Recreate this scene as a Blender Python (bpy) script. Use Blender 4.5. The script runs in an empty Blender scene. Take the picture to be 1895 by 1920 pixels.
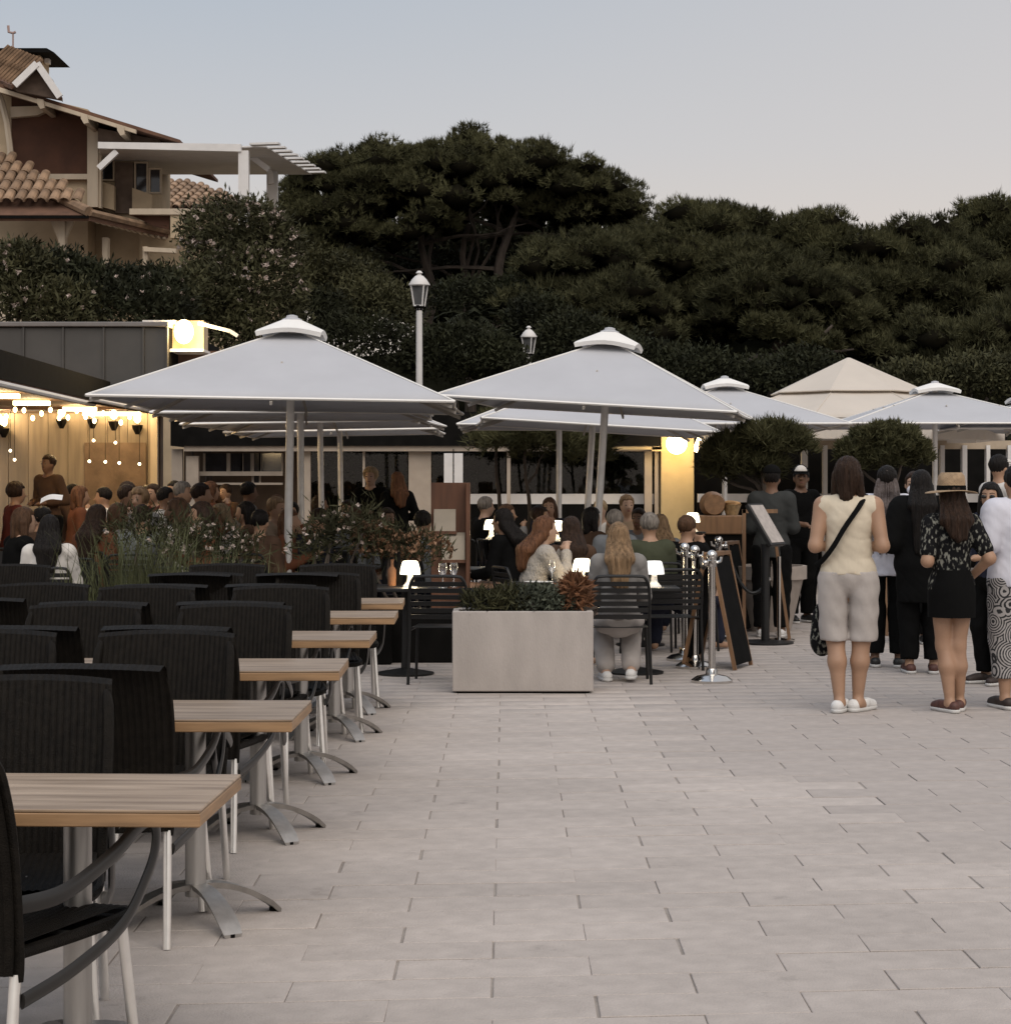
import bpy, bmesh, math, random
import numpy as np
from mathutils import Vector, Matrix, Euler
random.seed(7); rng = np.random.default_rng(7)
R = math.radians; PI = math.pi
scn = bpy.context.scene
COL = scn.collection
# ------------------------------------------------------------------ camera
F, CX, HY, CH = 3700.0, 947.5, 903.0, 1.6        # focal length, principal column, horizon row, eye height
cd = bpy.data.cameras.new('camera'); cam = bpy.data.objects.new('camera', cd); COL.objects.link(cam)
cam.location = (0, 0, CH); cam.rotation_euler = (R(90), 0, 0)
cd.sensor_fit = 'VERTICAL'; cd.sensor_height = 36.0; cd.lens = 36.0 * F / 1920.0
cd.shift_y = -(960 - HY) / 1920.0
cd.clip_start = 0.1; cd.clip_end = 3000
scn.camera = cam
# ------------------------------------------------------------------ sky, sun, exposure
SUN_EL, SUN_AZ = 50.0, 168.0                      # soft evening light from behind the camera (azimuth from +Y to +X)
world = bpy.data.worlds.new('World'); scn.world = world; world.use_nodes = True
nt = world.node_tree; nt.nodes.clear()
out = nt.nodes.new('ShaderNodeOutputWorld'); bg = nt.nodes.new('ShaderNodeBackground')
sky = nt.nodes.new('ShaderNodeTexSky'); sky.sky_type = 'NISHITA'; sky.sun_disc = False
sky.sun_elevation = R(SUN_EL); sky.sun_rotation = R(SUN_AZ)
sky.air_density = 1.0; sky.dust_density = 2.0; sky.ozone_density = 1.5
tc = nt.nodes.new('ShaderNodeTexCoord'); sep = nt.nodes.new('ShaderNodeSeparateXYZ')
ramp = nt.nodes.new('ShaderNodeValToRGB')        # evening haze: pale rose low down, blue grey above
nt.links.new(tc.outputs['Generated'], sep.inputs[0]); nt.links.new(sep.outputs['Z'], ramp.inputs[0])
cr = ramp.color_ramp
cr.elements[0].position = 0.0; cr.elements[0].color = (0.61, 0.52, 0.45, 1)
cr.elements[1].position = 1.0; cr.elements[1].color = (0.50, 0.57, 0.70, 1)
for p, c in ((0.10, (0.61, 0.53, 0.46)), (0.165, (0.49, 0.49, 0.50)), (0.25, (0.385, 0.43, 0.485))):
    e = cr.elements.new(p); e.color = c + (1,)
skm = nt.nodes.new('ShaderNodeVectorMath'); skm.operation = 'SCALE'; skm.inputs['Scale'].default_value = 0.05
mx = nt.nodes.new('ShaderNodeMixRGB'); mx.inputs[0].default_value = 0.88
nt.links.new(sky.outputs[0], skm.inputs[0]); nt.links.new(skm.outputs[0], mx.inputs[1])
mr_ = nt.nodes.new('ShaderNodeMapRange'); mr_.inputs['From Min'].default_value = -0.25; mr_.inputs['From Max'].default_value = 0.45   # the evening side of the sky lies to the right
mr_.inputs['To Max'].default_value = 0.62; mr_.interpolation_type = 'SMOOTHSTEP'
glow = nt.nodes.new('ShaderNodeMixRGB'); glow.inputs[2].default_value = (0.60, 0.545, 0.51, 1)
nt.links.new(sep.outputs['X'], mr_.inputs[0]); nt.links.new(mr_.outputs[0], glow.inputs[0]); nt.links.new(ramp.outputs[0], glow.inputs[1])
nt.links.new(glow.outputs[0], mx.inputs[2]); nt.links.new(mx.outputs[0], bg.inputs[0])
bg.inputs[1].default_value = 1.0
nt.links.new(bg.outputs[0], out.inputs[0])
sl = bpy.data.lights.new('sun', 'SUN'); sun = bpy.data.objects.new('sun', sl); COL.objects.link(sun)
sl.energy = 1.5; sl.angle = R(60); sl.color = (1.0, 0.90, 0.79)
_sd = Vector((math.sin(R(SUN_AZ)) * math.cos(R(SUN_EL)), math.cos(R(SUN_AZ)) * math.cos(R(SUN_EL)), math.sin(R(SUN_EL))))
sun.rotation_euler = (-_sd).to_track_quat('-Z', 'Y').to_euler(); sun.location = (20, 10, 30)
vs = scn.view_settings; vs.view_transform = 'Standard'; vs.look = 'None'; vs.exposure = 0.35; vs.gamma = 1.0
vs.use_curve_mapping = False
scn.render.engine = 'CYCLES'
cy = scn.cycles; cy.use_denoising = True; cy.max_bounces = 6; cy.diffuse_bounces = 3; cy.glossy_bounces = 3
cy.transmission_bounces = 4; cy.transparent_max_bounces = 8; cy.caustics_reflective = False; cy.caustics_refractive = False
cy.sample_clamp_indirect = 6.0
# ------------------------------------------------------------------ helpers
def P(px, py, D): return Vector(((px - CX) / F * D, D, CH + (HY - py) / F * D))
def gd(py): return F * CH / (py - HY)
def G(px, py): D = gd(py); return Vector(((px - CX) / F * D, D, 0.0))
def X(px, D): return (px - CX) / F * D
def Z(py, D): return CH + (HY - py) / F * D
MATS = {}
def mat(name, col, rough=0.6, metal=0.0, var=0.15, scale=6.0, bump=0.0, bscale=None, stretch=(1, 1, 1), col2=None,
        spec=0.5, detail=4.0, sharp=0.0, trans=0.0, emit=None, objvar=0.0, shift=0.0):
    if name in MATS: return MATS[name]
    m = bpy.data.materials.new(name); m.use_nodes = True; n = m.node_tree; b = n.nodes['Principled BSDF']
    c = n.nodes.new('ShaderNodeTexCoord'); mp = n.nodes.new('ShaderNodeMapping'); mp.inputs['Scale'].default_value = stretch
    n.links.new(c.outputs['Object'], mp.inputs[0])
    no = n.nodes.new('ShaderNodeTexNoise'); no.inputs['Scale'].default_value = scale; no.inputs['Detail'].default_value = detail
    n.links.new(mp.outputs[0], no.inputs['Vector'])
    rp = n.nodes.new('ShaderNodeValToRGB'); lo, hi = 0.3 + sharp + shift, 0.7 - sharp + shift
    rp.color_ramp.elements[0].position = lo; rp.color_ramp.elements[1].position = hi
    a = tuple(max(0, x * (1 - var)) for x in col); z = col2 if col2 else tuple(min(1, x * (1 + var)) for x in col)
    rp.color_ramp.elements[0].color = a + (1,); rp.color_ramp.elements[1].color = tuple(z) + (1,)
    n.links.new(no.outputs['Fac'], rp.inputs[0]); src = rp.outputs[0]
    if objvar:
        oi = n.nodes.new('ShaderNodeObjectInfo'); mr = n.nodes.new('ShaderNodeMapRange')
        mr.inputs['To Min'].default_value = 1 - objvar; mr.inputs['To Max'].default_value = 1 + objvar
        n.links.new(oi.outputs['Random'], mr.inputs[0])
        hs = n.nodes.new('ShaderNodeHueSaturation'); n.links.new(mr.outputs[0], hs.inputs['Value']); n.links.new(src, hs.inputs['Color']); src = hs.outputs[0]
    n.links.new(src, b.inputs['Base Color'])
    b.inputs['Roughness'].default_value = rough; b.inputs['Metallic'].default_value = metal
    b.inputs['Specular IOR Level'].default_value = spec
    if trans:
        tr = n.nodes.new('ShaderNodeBsdfTranslucent'); n.links.new(src, tr.inputs[0])
        ms = n.nodes.new('ShaderNodeMixShader'); ms.inputs[0].default_value = trans
        n.links.new(b.outputs[0], ms.inputs[1]); n.links.new(tr.outputs[0], ms.inputs[2])
        n.links.new(ms.outputs[0], n.nodes['Material Output'].inputs[0])
    if emit:
        b.inputs['Emission Color'].default_value = tuple(emit[0]) + (1,); b.inputs['Emission Strength'].default_value = emit[1]
    if bump:
        n2 = n.nodes.new('ShaderNodeTexNoise'); n2.inputs['Scale'].default_value = bscale or scale * 6; n2.inputs['Detail'].default_value = 3
        n.links.new(mp.outputs[0], n2.inputs['Vector'])
        bp = n.nodes.new('ShaderNodeBump'); bp.inputs['Strength'].default_value = bump; bp.inputs['Distance'].default_value = 0.02
        n.links.new(n2.outputs['Fac'], bp.inputs['Height']); n.links.new(bp.outputs[0], b.inputs['Normal'])
    MATS[name] = m; return m
def glass(name, col=(1, 1, 1), rough=0.02, alpha=0.15):
    if name in MATS: return MATS[name]
    m = bpy.data.materials.new(name); m.use_nodes = True; n = m.node_tree
    n.nodes.remove(n.nodes['Principled BSDF'])
    t = n.nodes.new('ShaderNodeBsdfTransparent'); t.inputs[0].default_value = col + (1,)
    g = n.nodes.new('ShaderNodeBsdfGlossy'); g.inputs['Roughness'].default_value = rough
    ms = n.nodes.new('ShaderNodeMixShader'); ms.inputs[0].default_value = alpha
    n.links.new(t.outputs[0], ms.inputs[1]); n.links.new(g.outputs[0], ms.inputs[2]); n.links.new(ms.outputs[0], n.nodes['Material Output'].inputs[0])
    MATS[name] = m; return m

class MB:
    def __init__(s): s.v = []; s.f = []
    def add(s, vs, fs):
        o = len(s.v); s.v += [tuple(v) for v in vs]; s.f += [tuple(i + o for i in f) for f in fs]; return s
    def box(s, c, sz, rz=0.0, m=None):
        hx, hy, hz = sz[0] / 2, sz[1] / 2, sz[2] / 2
        vs = [Vector((x, y, z)) for x in (-hx, hx) for y in (-hy, hy) for z in (-hz, hz)]
        if m is None: m = Matrix.Rotation(rz, 3, 'Z')
        vs = [m @ v + Vector(c) for v in vs]
        return s.add(vs, [(0, 1, 3, 2), (4, 6, 7, 5), (0, 4, 5, 1), (2, 3, 7, 6), (0, 2, 6, 4), (1, 5, 7, 3)])
    def bb(s, x0, x1, y0, y1, z0, z1):
        return s.box(((x0 + x1) / 2, (y0 + y1) / 2, (z0 + z1) / 2), (abs(x1 - x0), abs(y1 - y0), abs(z1 - z0)))
    def bar(s, a, b, w, h, up=(0, 0, 1)):
        a = Vector(a); b = Vector(b); d = b - a; L = d.length; d = d / L; u = Vector(up)
        if abs(d.dot(u)) > 0.98: u = Vector((0, 1, 0))
        x = d.cross(u).normalized(); u = x.cross(d).normalized()
        m = Matrix((x, d, u)).transposed()
        return s.box((a + b) / 2, (w, L, h), m=m)
    def tube(s, pts, r, n=8, sq=1.0, caps=True, up=(0, 0, 1)):
        pts = [Vector(p) for p in pts]; k = len(pts); rs = r if isinstance(r, (list, tuple)) else [r] * k
        o = len(s.v); u0 = Vector(up)
        for i, p in enumerate(pts):
            t = (pts[min(i + 1, k - 1)] - pts[max(i - 1, 0)]).normalized()
            if abs(t.dot(u0)) > 0.97: u0 = Vector((0, 1, 0)) if abs(t.y) < 0.9 else Vector((1, 0, 0))
            x = t.cross(u0).normalized(); y = x.cross(t).normalized(); u0 = y
            for j in range(n):
                a = 2 * PI * j / n; s.v.append(tuple(p + x * math.cos(a) * rs[i] + y * math.sin(a) * rs[i] * sq))
        for i in range(k - 1):
            for j in range(n):
                a, b = o + i * n + j, o + i * n + (j + 1) % n; s.f.append((a, b, b + n, a + n))
        if caps:
            s.f.append(tuple(o + j for j in range(n))[::-1]); s.f.append(tuple(o + (k - 1) * n + j for j in range(n)))
        return s
    def lathe(s, prof, c=(0, 0, 0), n=20, cap=True):
        o = len(s.v); c = Vector(c)
        for r, z in prof:
            for j in range(n): a = 2 * PI * j / n; s.v.append((c.x + r * math.cos(a), c.y + r * math.sin(a), c.z + z))
        for i in range(len(prof) - 1):
            for j in range(n):
                a, b = o + i * n + j, o + i * n + (j + 1) % n; s.f.append((a, b, b + n, a + n))
        if cap:
            s.f.append(tuple(o + j for j in range(n))[::-1]); s.f.append(tuple(o + (len(prof) - 1) * n + j for j in range(n)))
        return s
    def prism(s, poly, vec):
        vec = Vector(vec); k = len(poly); a = [Vector(p) for p in poly]; b = [p + vec for p in a]
        fs = [tuple(range(k)), tuple(range(2 * k - 1, k - 1, -1))] + [(i, i + k, (i + 1) % k + k, (i + 1) % k) for i in range(k)]
        return s.add(a + b, fs)
    def grid(s, fn, nu, nv):
        o = len(s.v)
        for i in range(nu + 1):
            for j in range(nv + 1): s.v.append(tuple(fn(i / nu, j / nv)))
        for i in range(nu):
            for j in range(nv):
                a = o + i * (nv + 1) + j; s.f.append((a, a + nv + 1, a + nv + 2, a + 1))
        return s
    def sphere(s, c, r, n=12, m=8, sc=(1, 1, 1)):
        c = Vector(c)
        prof = [(max(1e-4, math.sin(PI * i / m)) * r, -math.cos(PI * i / m) * r) for i in range(m + 1)]
        o = len(s.v)
        for q, z in prof:
            for j in range(n): a = 2 * PI * j / n; s.v.append((c.x + q * math.cos(a) * sc[0], c.y + q * math.sin(a) * sc[1], c.z + z * sc[2]))
        for i in range(m):
            for j in range(n):
                a, b = o + i * n + j, o + i * n + (j + 1) % n; s.f.append((a, b, b + n, a + n))
        return s
    def mesh(s, name, mt, smooth=False):
        me = bpy.data.meshes.new(name); me.from_pydata(s.v, [], s.f); me.materials.append(mt)
        bm = bmesh.new(); bm.from_mesh(me); bmesh.ops.recalc_face_normals(bm, faces=bm.faces); bm.to_mesh(me); bm.free()
        if smooth:
            me.polygons.foreach_set('use_smooth', [True] * len(me.polygons))
        return me
    def build(s, name, mt, parent=None, smooth=False, bevel=0.0, off=None, seg=1):
        if off is not None: off = Vector(off); s.v = [tuple(Vector(v) - off) for v in s.v]
        o = bpy.data.objects.new(name, s.mesh(name, mt, smooth)); COL.objects.link(o); o.parent = parent
        if bevel:
            b = o.modifiers.new('bevel', 'BEVEL'); b.width = bevel; b.segments = seg; b.limit_method = 'ANGLE'; b.angle_limit = R(40)
        elif smooth:
            autosm(o.data)
        return o
def autosm(me, ang=40):
    try:
        me.set_sharp_from_angle(angle=R(ang))
    except Exception: pass
def npmesh(name, V, Fa, mt, parent=None, smooth=False, tri=True):
    V = np.asarray(V, dtype=np.float32); Fa = np.asarray(Fa, dtype=np.int32)
    me = bpy.data.meshes.new(name); k = Fa.shape[1]
    me.vertices.add(len(V)); me.vertices.foreach_set('co', V.ravel())
    me.loops.add(Fa.size); me.loops.foreach_set('vertex_index', Fa.ravel())
    me.polygons.add(len(Fa)); me.polygons.foreach_set('loop_start', np.arange(0, Fa.size, k, dtype=np.int32))
    try: me.polygons.foreach_set('loop_total', np.full(len(Fa), k, dtype=np.int32))
    except Exception: pass
    if smooth: me.polygons.foreach_set('use_smooth', np.ones(len(Fa), dtype=bool))
    me.update(calc_edges=True); me.validate(); me.materials.append(mt)
    o = bpy.data.objects.new(name, me); COL.objects.link(o); o.parent = parent; return o
def tag(o, label, cat, group=None):
    o['label'] = label; o['category'] = cat
    if group: o['group'] = group
    return o
def thing(name, label, cat, loc=(0, 0, 0), rz=0.0, group=None):
    o = bpy.data.objects.new(name, None); COL.objects.link(o); o.location = loc; o.rotation_euler = (0, 0, rz); o.empty_display_size = 0.1
    return tag(o, label, cat, group)
def struct(o): o['kind'] = 'structure'; return o
def dup(root, loc, rz=0.0, label=None, group=None, skip=()):
    def cp(o, par):
        c = o.copy(); COL.objects.link(c); c.parent = par
        for ch in list(o.children):
            if ch.name.split('.')[0] not in skip: cp(ch, c)
        return c
    r = cp(root, None); r.location = loc; r.rotation_euler = (0, 0, rz)
    if label: r['label'] = label
    if group: r['group'] = group
    return r
def lamp(name, loc, watts, col, parent=None, rad=0.05):
    l = bpy.data.lights.new(name, 'POINT'); l.energy = watts; l.color = col; l.shadow_soft_size = rad
    o = bpy.data.objects.new(name, l); COL.objects.link(o); o.location = loc; o.parent = parent; return o
# ------------------------------------------------------------------ ground, pavement, hill
M_bed = mat('paving_bed', (0.30, 0.265, 0.235), 0.9, var=0.2, scale=5, bump=0.3, bscale=60)
def paver_mat():
    m = mat('paver_concrete', (0.465, 0.415, 0.378), 0.85, spec=.2, var=0.09, scale=9, bump=0.35, bscale=110, detail=8, objvar=0.05)
    n = m.node_tree; b = n.nodes['Principled BSDF']
    src = b.inputs['Base Color'].links[0].from_socket
    g = n.nodes.new('ShaderNodeNewGeometry'); no = n.nodes.new('ShaderNodeTexNoise'); no.inputs['Scale'].default_value = 0.55; no.inputs['Detail'].default_value = 5
    n.links.new(g.outputs['Position'], no.inputs['Vector'])
    rp = n.nodes.new('ShaderNodeMapRange'); rp.inputs['From Min'].default_value = 0.35; rp.inputs['From Max'].default_value = 0.7
    rp.inputs['To Min'].default_value = 0.88; rp.inputs['To Max'].default_value = 1.06
    n.links.new(no.outputs['Fac'], rp.inputs[0])
    mu = n.nodes.new('ShaderNodeMixRGB'); mu.blend_type = 'MULTIPLY'; mu.inputs[0].default_value = 1
    n.links.new(src, mu.inputs[1]); n.links.new(rp.outputs[0], mu.inputs[2])
    # scattered small stains
    no2 = n.nodes.new('ShaderNodeTexNoise'); no2.inputs['Scale'].default_value = 3.2; no2.inputs['Detail'].default_value = 8; no2.inputs['Roughness'].default_value = 0.7
    n.links.new(g.outputs['Position'], no2.inputs['Vector'])
    r2 = n.nodes.new('ShaderNodeMapRange'); r2.inputs['From Min'].default_value = 0.60; r2.inputs['From Max'].default_value = 0.74
    r2.inputs['To Min'].default_value = 1.0; r2.inputs['To Max'].default_value = 0.72
    n.links.new(no2.outputs['Fac'], r2.inputs[0])
    m2 = n.nodes.new('ShaderNodeMixRGB'); m2.blend_type = 'MULTIPLY'; m2.inputs[0].default_value = 1
    n.links.new(mu.outputs[0], m2.inputs[1]); n.links.new(r2.outputs[0], m2.inputs[2]); n.links.new(m2.outputs[0], b.inputs['Base Color'])
    return m
M_pav = paver_mat()
M_pav2 = mat('paver_concrete_grey_shade', (0.405, 0.362, 0.332), 0.85, spec=.2, var=0.08, scale=9, bump=0.25, bscale=140, detail=6, objvar=0.035)  # grey paving on the right; also painted-in terrace shade farther back
ground = MB().grid(lambda u, v: (-400 + 800 * u, -60 + 900 * v, -0.012), 8, 8).build('ground', M_bed); struct(ground)
pavement = MB().bb(-14, 14, 3, 46, -0.011, -0.006).build('pavement', M_bed); struct(pavement)
PL, PW, GAP = 0.64, 0.25, 0.004                    # paver length, width, joint
SK = math.tan(R(-4.5))                             # the courses run slightly askew to the line of sight
def paver_mesh(mt):
    b = MB(); l, w = PL - GAP, PW - GAP; e = 0.0025
    def pt(x, y, z): return (x, y - SK * x, z)
    lo = [pt(x, y, -0.01) for x, y in ((-l/2, -w/2), (l/2, -w/2), (l/2, w/2), (-l/2, w/2))]
    mi = [(p[0], p[1], -0.002) for p in lo]
    hi = [pt(x, y, 0.0) for x, y in ((-l/2+e, -w/2+e), (l/2-e, -w/2+e), (l/2-e, w/2-e), (-l/2+e, w/2-e))]
    b.add(lo + mi + hi, [(i, (i+1) % 4, (i+1) % 4 + 4, i + 4) for i in range(4)] + [(i+4, (i+1) % 4 + 4, (i+1) % 4 + 8, i + 8) for i in range(4)] + [(8, 9, 10, 11)])
    return b
pm, pm2 = paver_mesh(M_pav).mesh('paver', M_pav), paver_mesh(M_pav2).mesh('paver_grey_shade', M_pav2)
cells = []
for r in range(int(3.6 / PW), int(44 / PW)):
    y = r * PW
    for c in range(-22, 23):
        x = (c + 0.5 * (r % 2)) * PL - 0.04
        yy = y - SK * x
        if abs(x) > 13.5 or yy > 44: continue
        vis = abs(x) < yy * 0.262 + 0.4 and yy > 5.4
        cells.append((yy, x, vis))
cells.sort()
near = [c for c in cells if c[2]][:300]; ns = set((c[0], c[1]) for c in near)
def grey_shade_zone(x, y): return y > 14.6 + .5 * math.sin(x * 2.3) or x > 1.02 + 0.012 * (y - 10) and y > 9.6 + 1.2 * math.sin(x * 1.7) + 0.5 * math.sin(x * 5.1)  # far ground darkened for terrace shade, plus the grey paving at right
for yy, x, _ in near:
    o = bpy.data.objects.new('paver', pm2 if grey_shade_zone(x, yy) else pm); COL.objects.link(o); o.parent = pavement
    o.location = (x + random.uniform(-.004, .004), yy + random.uniform(-.0015, .0015), random.uniform(-0.002, 0.001)); o.rotation_euler = (random.uniform(-.009, .009), random.uniform(-.0025, .0025), random.uniform(-.004, .004)); o.scale = (random.uniform(.994, 1.002), 1, 1)
def field(name, sel, mt, src):
    base = np.array([tuple(v.co) for v in src.vertices]); fq = np.array([tuple(p.vertices) for p in src.polygons])
    V = np.concatenate([base + np.array([x, yy, random.uniform(-.002, .001)]) for yy, x in sel]); 
    Fa = np.concatenate([fq + i * len(base) for i in range(len(sel))])
    o = npmesh(name, V, Fa, mt, pavement); o['kind'] = 'stuff'; return o
rest = [(a, b) for a, b, _ in cells if (a, b) not in ns]
field('paver_field', [c for c in rest if not grey_shade_zone(c[1], c[0])], M_pav, pm)
field('paver_field', [c for c in rest if grey_shade_zone(c[1], c[0])], M_pav2, pm2)
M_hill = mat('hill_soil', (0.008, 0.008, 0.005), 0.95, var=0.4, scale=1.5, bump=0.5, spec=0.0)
def hillz(x, y): 
    t = min(1, max(0, (y - 44) / 14)); t = t * t * (3 - 2 * t)
    return -0.02 + t * (5.9 + 0.5 * math.sin(x * .23) + .4 * math.sin(y * .31 + x * .1))
hill = MB().grid(lambda u, v: (-60 + 130 * u, 43.5 + 60 * v, hillz(-60 + 130 * u, 43.5 + 60 * v)), 40, 20).build('hill', M_hill, smooth=True); struct(hill)

# ------------------------------------------------------------------ foliage builders
M_pine = mat('pine_needles', (0.050, 0.050, 0.022), 0.85, col2=(.104, .101, .048), var=0.5, scale=0.9, detail=3, spec=0.15)
M_pine2 = mat('pine_needles_dark', (0.042, 0.043, 0.020), 0.85, col2=(.090, .088, .043), var=0.5, scale=0.9, detail=3, spec=0.15)
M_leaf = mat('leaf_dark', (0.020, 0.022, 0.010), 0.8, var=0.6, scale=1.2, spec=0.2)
M_leaf2 = mat('leaf_olive', (0.048, 0.047, 0.022), 0.8, var=0.55, scale=1.2, spec=0.2)
M_leaf3 = mat('leaf_grey_green', (0.07, 0.078, 0.055), 0.7, var=0.4, scale=4, spec=0.2)
M_grass = mat('grass_blades', (0.085, 0.092, 0.044), 0.8, var=0.5, scale=3, spec=0.2)
M_bark = mat('pine_bark', (0.060, 0.046, 0.036), 0.9, var=0.45, scale=5, bump=0.6, stretch=(1, 1, 0.3))
M_flw = mat('petal_pale_pink', (0.50, 0.41, 0.36), 0.7, var=0.2, scale=4)
M_flo = mat('petal_orange', (0.22, 0.125, 0.07), 0.7, var=0.3, scale=8)
def unit(n): v = rng.normal(size=(n, 3)); return v / np.linalg.norm(v, axis=1, keepdims=True)
def norm(v): return v / np.maximum(1e-9, np.linalg.norm(v, axis=1, keepdims=True))
def clumps(lobes, n, up=0.25):
    """points on the outside of a set of ellipsoids, with outward normals"""
    w = np.array([l[1][0] * l[1][2] for l in lobes]); w = w / w.sum(); k = rng.choice(len(lobes), size=n, p=w)
    c = np.array([l[0] for l in lobes])[k]; r = np.array([l[1] for l in lobes])[k]
    d = unit(n); d[:, 2] = np.where(d[:, 2] < -0.35, -d[:, 2], d[:, 2]); nn = norm(d / r)
    p = c + d * r * (1 - np.abs(rng.normal(size=(n, 1))) * 0.10)
    return p, nn
def tufts(p, nn, L, W, m, spread=0.35, up=0.7):
    """m thin pointed needles bundles per point, brush-like, growing outward and up"""
    n = len(p); ax = norm(nn * 0.7 + np.array([0, 0, up]) + rng.normal(size=(n, 3)) * 0.25)
    P_ = np.repeat(p, m, 0); A = np.repeat(ax, m, 0)
    d = norm(A + rng.normal(size=A.shape) * spread); ll = L * rng.uniform(0.6, 1.2, size=(len(d), 1))
    s = norm(np.cross(d, unit(len(d)))) * W * rng.uniform(0.6, 1.3, size=(len(d), 1))
    b = P_ + rng.normal(size=P_.shape) * L * 0.12; t = b + d * ll
    V = np.stack([b + s, t, b - s], 1).reshape(-1, 3); k = np.arange(len(d)) * 3
    return V, np.stack([k, k + 1, k + 2], 1)
def pine_foliage(lobes, ncl, cr_, per, L, W, m=9):
    """cauliflower clumps: each clump is a dome of short needle brushes, clumps stand out unevenly"""
    p, nn = clumps(lobes, ncl); sz = cr_ * rng.uniform(0.55, 1.35, size=(ncl, 1)); p = p + nn * sz * rng.uniform(-.45, .45, size=(ncl, 1))
    q = np.repeat(p, per, 0); z = np.repeat(sz, per, 0); d = unit(len(q)); d[:, 2] = np.abs(d[:, 2]) - 0.2; d = norm(d + np.repeat(nn, per, 0) * .35)
    q = q + d * z * np.array([1, 1, 0.7]) * rng.uniform(.75, 1.05, size=(len(q), 1))
    global LASTCL; LASTCL = (p, sz)
    return tufts(q, d, L, W, m, .5, .55)
def light_blocker(par):  # added opaque blobs in the clumps block light and darken their undersides
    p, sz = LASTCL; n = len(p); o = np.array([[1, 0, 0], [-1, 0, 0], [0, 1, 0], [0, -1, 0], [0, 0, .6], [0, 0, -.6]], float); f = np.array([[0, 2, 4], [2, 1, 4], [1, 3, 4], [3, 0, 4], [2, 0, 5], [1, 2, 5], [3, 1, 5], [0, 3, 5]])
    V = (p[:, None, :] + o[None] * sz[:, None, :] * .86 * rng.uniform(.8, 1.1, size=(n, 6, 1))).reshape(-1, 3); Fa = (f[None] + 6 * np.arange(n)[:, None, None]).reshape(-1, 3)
    return npmesh('light_blocker', V, Fa, mat('blocker_dark', (.010, .009, .006), .95, spec=.0), par)
def leaf_cloud(lobes, n, L, W, fill=0.25, droop=0.0, spread=.10):
    p, nn = clumps(lobes, n)
    c = np.array([l[0] for l in lobes]); 
    ins = rng.random((n, 1)) < fill
    k = rng.choice(len(lobes), size=n); cc = c[k]; rr = np.array([l[1] for l in lobes])[k]
    p = np.where(ins, cc + unit(n) * rr * rng.random((n, 1)) ** 0.5, p)
    p = p + rng.normal(size=p.shape) * spread * np.mean([l[1][0] for l in lobes])
    d = norm(nn * 0.6 + unit(n) + np.array([0, 0, 0.4 - droop])); s = norm(np.cross(d, unit(n))) * W * rng.uniform(.6, 1.3, size=(n, 1))
    ll = L * rng.uniform(.6, 1.3, size=(n, 1)); t = p + d * ll; mid = p + d * ll * .5
    V = np.stack([p, mid + s, t, mid - s], 1).reshape(-1, 3); k = np.arange(n) * 4
    return V, np.stack([k, k + 1, k + 2, k + 3], 1)
def limb(b, a, c, r0, r1, sway=0.25, n=7, seg=8):
    a = Vector(a); c = Vector(c); pts = []
    for i in range(seg + 1):
        t = i / seg; p = a.lerp(c, t); w = sway * math.sin(PI * t)
        p += Vector((w * math.sin(t * 5 + a.x), w * math.cos(t * 4 + a.y), w * 0.4 * math.sin(t * 7))); pts.append(p)
    b.tube(pts, [r0 + (r1 - r0) * i / seg for i in range(seg + 1)], n); return pts
def pine(name, label, base, trunks, lobes, ncl, cr_, per, L, W, mt, group='pines behind the restaurant', branches=8, m=9):
    base = Vector(base); t = thing(name, label, 'tree', base, group=group)
    for tr in trunks:
        b = MB(); pts = limb(b, Vector(tr[0]) - base, Vector(tr[1]) - base, tr[2], tr[2] * 0.45, 0.3)
        top = pts[-1]
        for i in range(branches):
            lb = lobes[rng.integers(len(lobes))]; q = Vector(lb[0]) - base + Vector(unit(1)[0]) * lb[1][0] * 0.6
            q.z = max(q.z, pts[5].z); limb(b, pts[int(rng.integers(4, 9))], q, tr[2] * 0.35, 0.02, 0.3, 5, 6)
        b.build('trunk', M_bark, t, smooth=True)
    lb = [(tuple(Vector(c) - base), r) for c, r in lobes]
    V, Fa = pine_foliage(lb, ncl, cr_, per, L, W, m); light_blocker(t)
    p, nn = clumps(lb, int(ncl * .9)); k = nn[:, 2] > .35; p = p[k] + nn[k] * cr_ * rng.uniform(.2, .75, size=(k.sum(), 1)); V2, F2 = tufts(p, nn[k], L * 1.5, W * .8, 22, .26, 1.1)
    V = np.concatenate([V, V2]); Fa = np.concatenate([Fa, F2 + len(V) - len(V2)])
    npmesh('crown', V, Fa, mt, t)
    return t
def bush(name, label, base, lobes, n, L, W, mt, flowers=0, fmt=None, fsz=0.05, cat='shrub', group=None, stems=4, droop=0, spread=.10):
    base = Vector(base); t = thing(name, label, cat, base, group=group); lb = [(tuple(Vector(c) - base), r) for c, r in lobes]
    V, Fa = leaf_cloud(lb, n, L, W, droop=droop, spread=spread); npmesh('foliage', V, Fa, mt, t)
    b = MB()
    for i in range(stems):
        c, r = lb[i % len(lb)]; limb(b, (random.uniform(-.15, .15), random.uniform(-.15, .15), 0), (c[0], c[1], c[2]), 0.035 * min(1, r[0] + .3), 0.01, 0.1, 5, 5)
    b.build('stem', M_bark, t)
    if flowers:
        p, nn = clumps(lb, flowers); p = p + nn * 0.06
        V, Fa = tufts(p, nn, fsz, fsz * 0.6, 6, 0.9, 0.1); npmesh('blossom', V, Fa, fmt or M_flw, t)
    return t
def pl(px, py, D, rx, ry, rz): return (tuple(P(px, py, D)), (rx, ry, rz))
def hz(px, D): x = X(px, D); return Vector((x, D, hillz(x, D) if D > 44 else 0))
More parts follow.
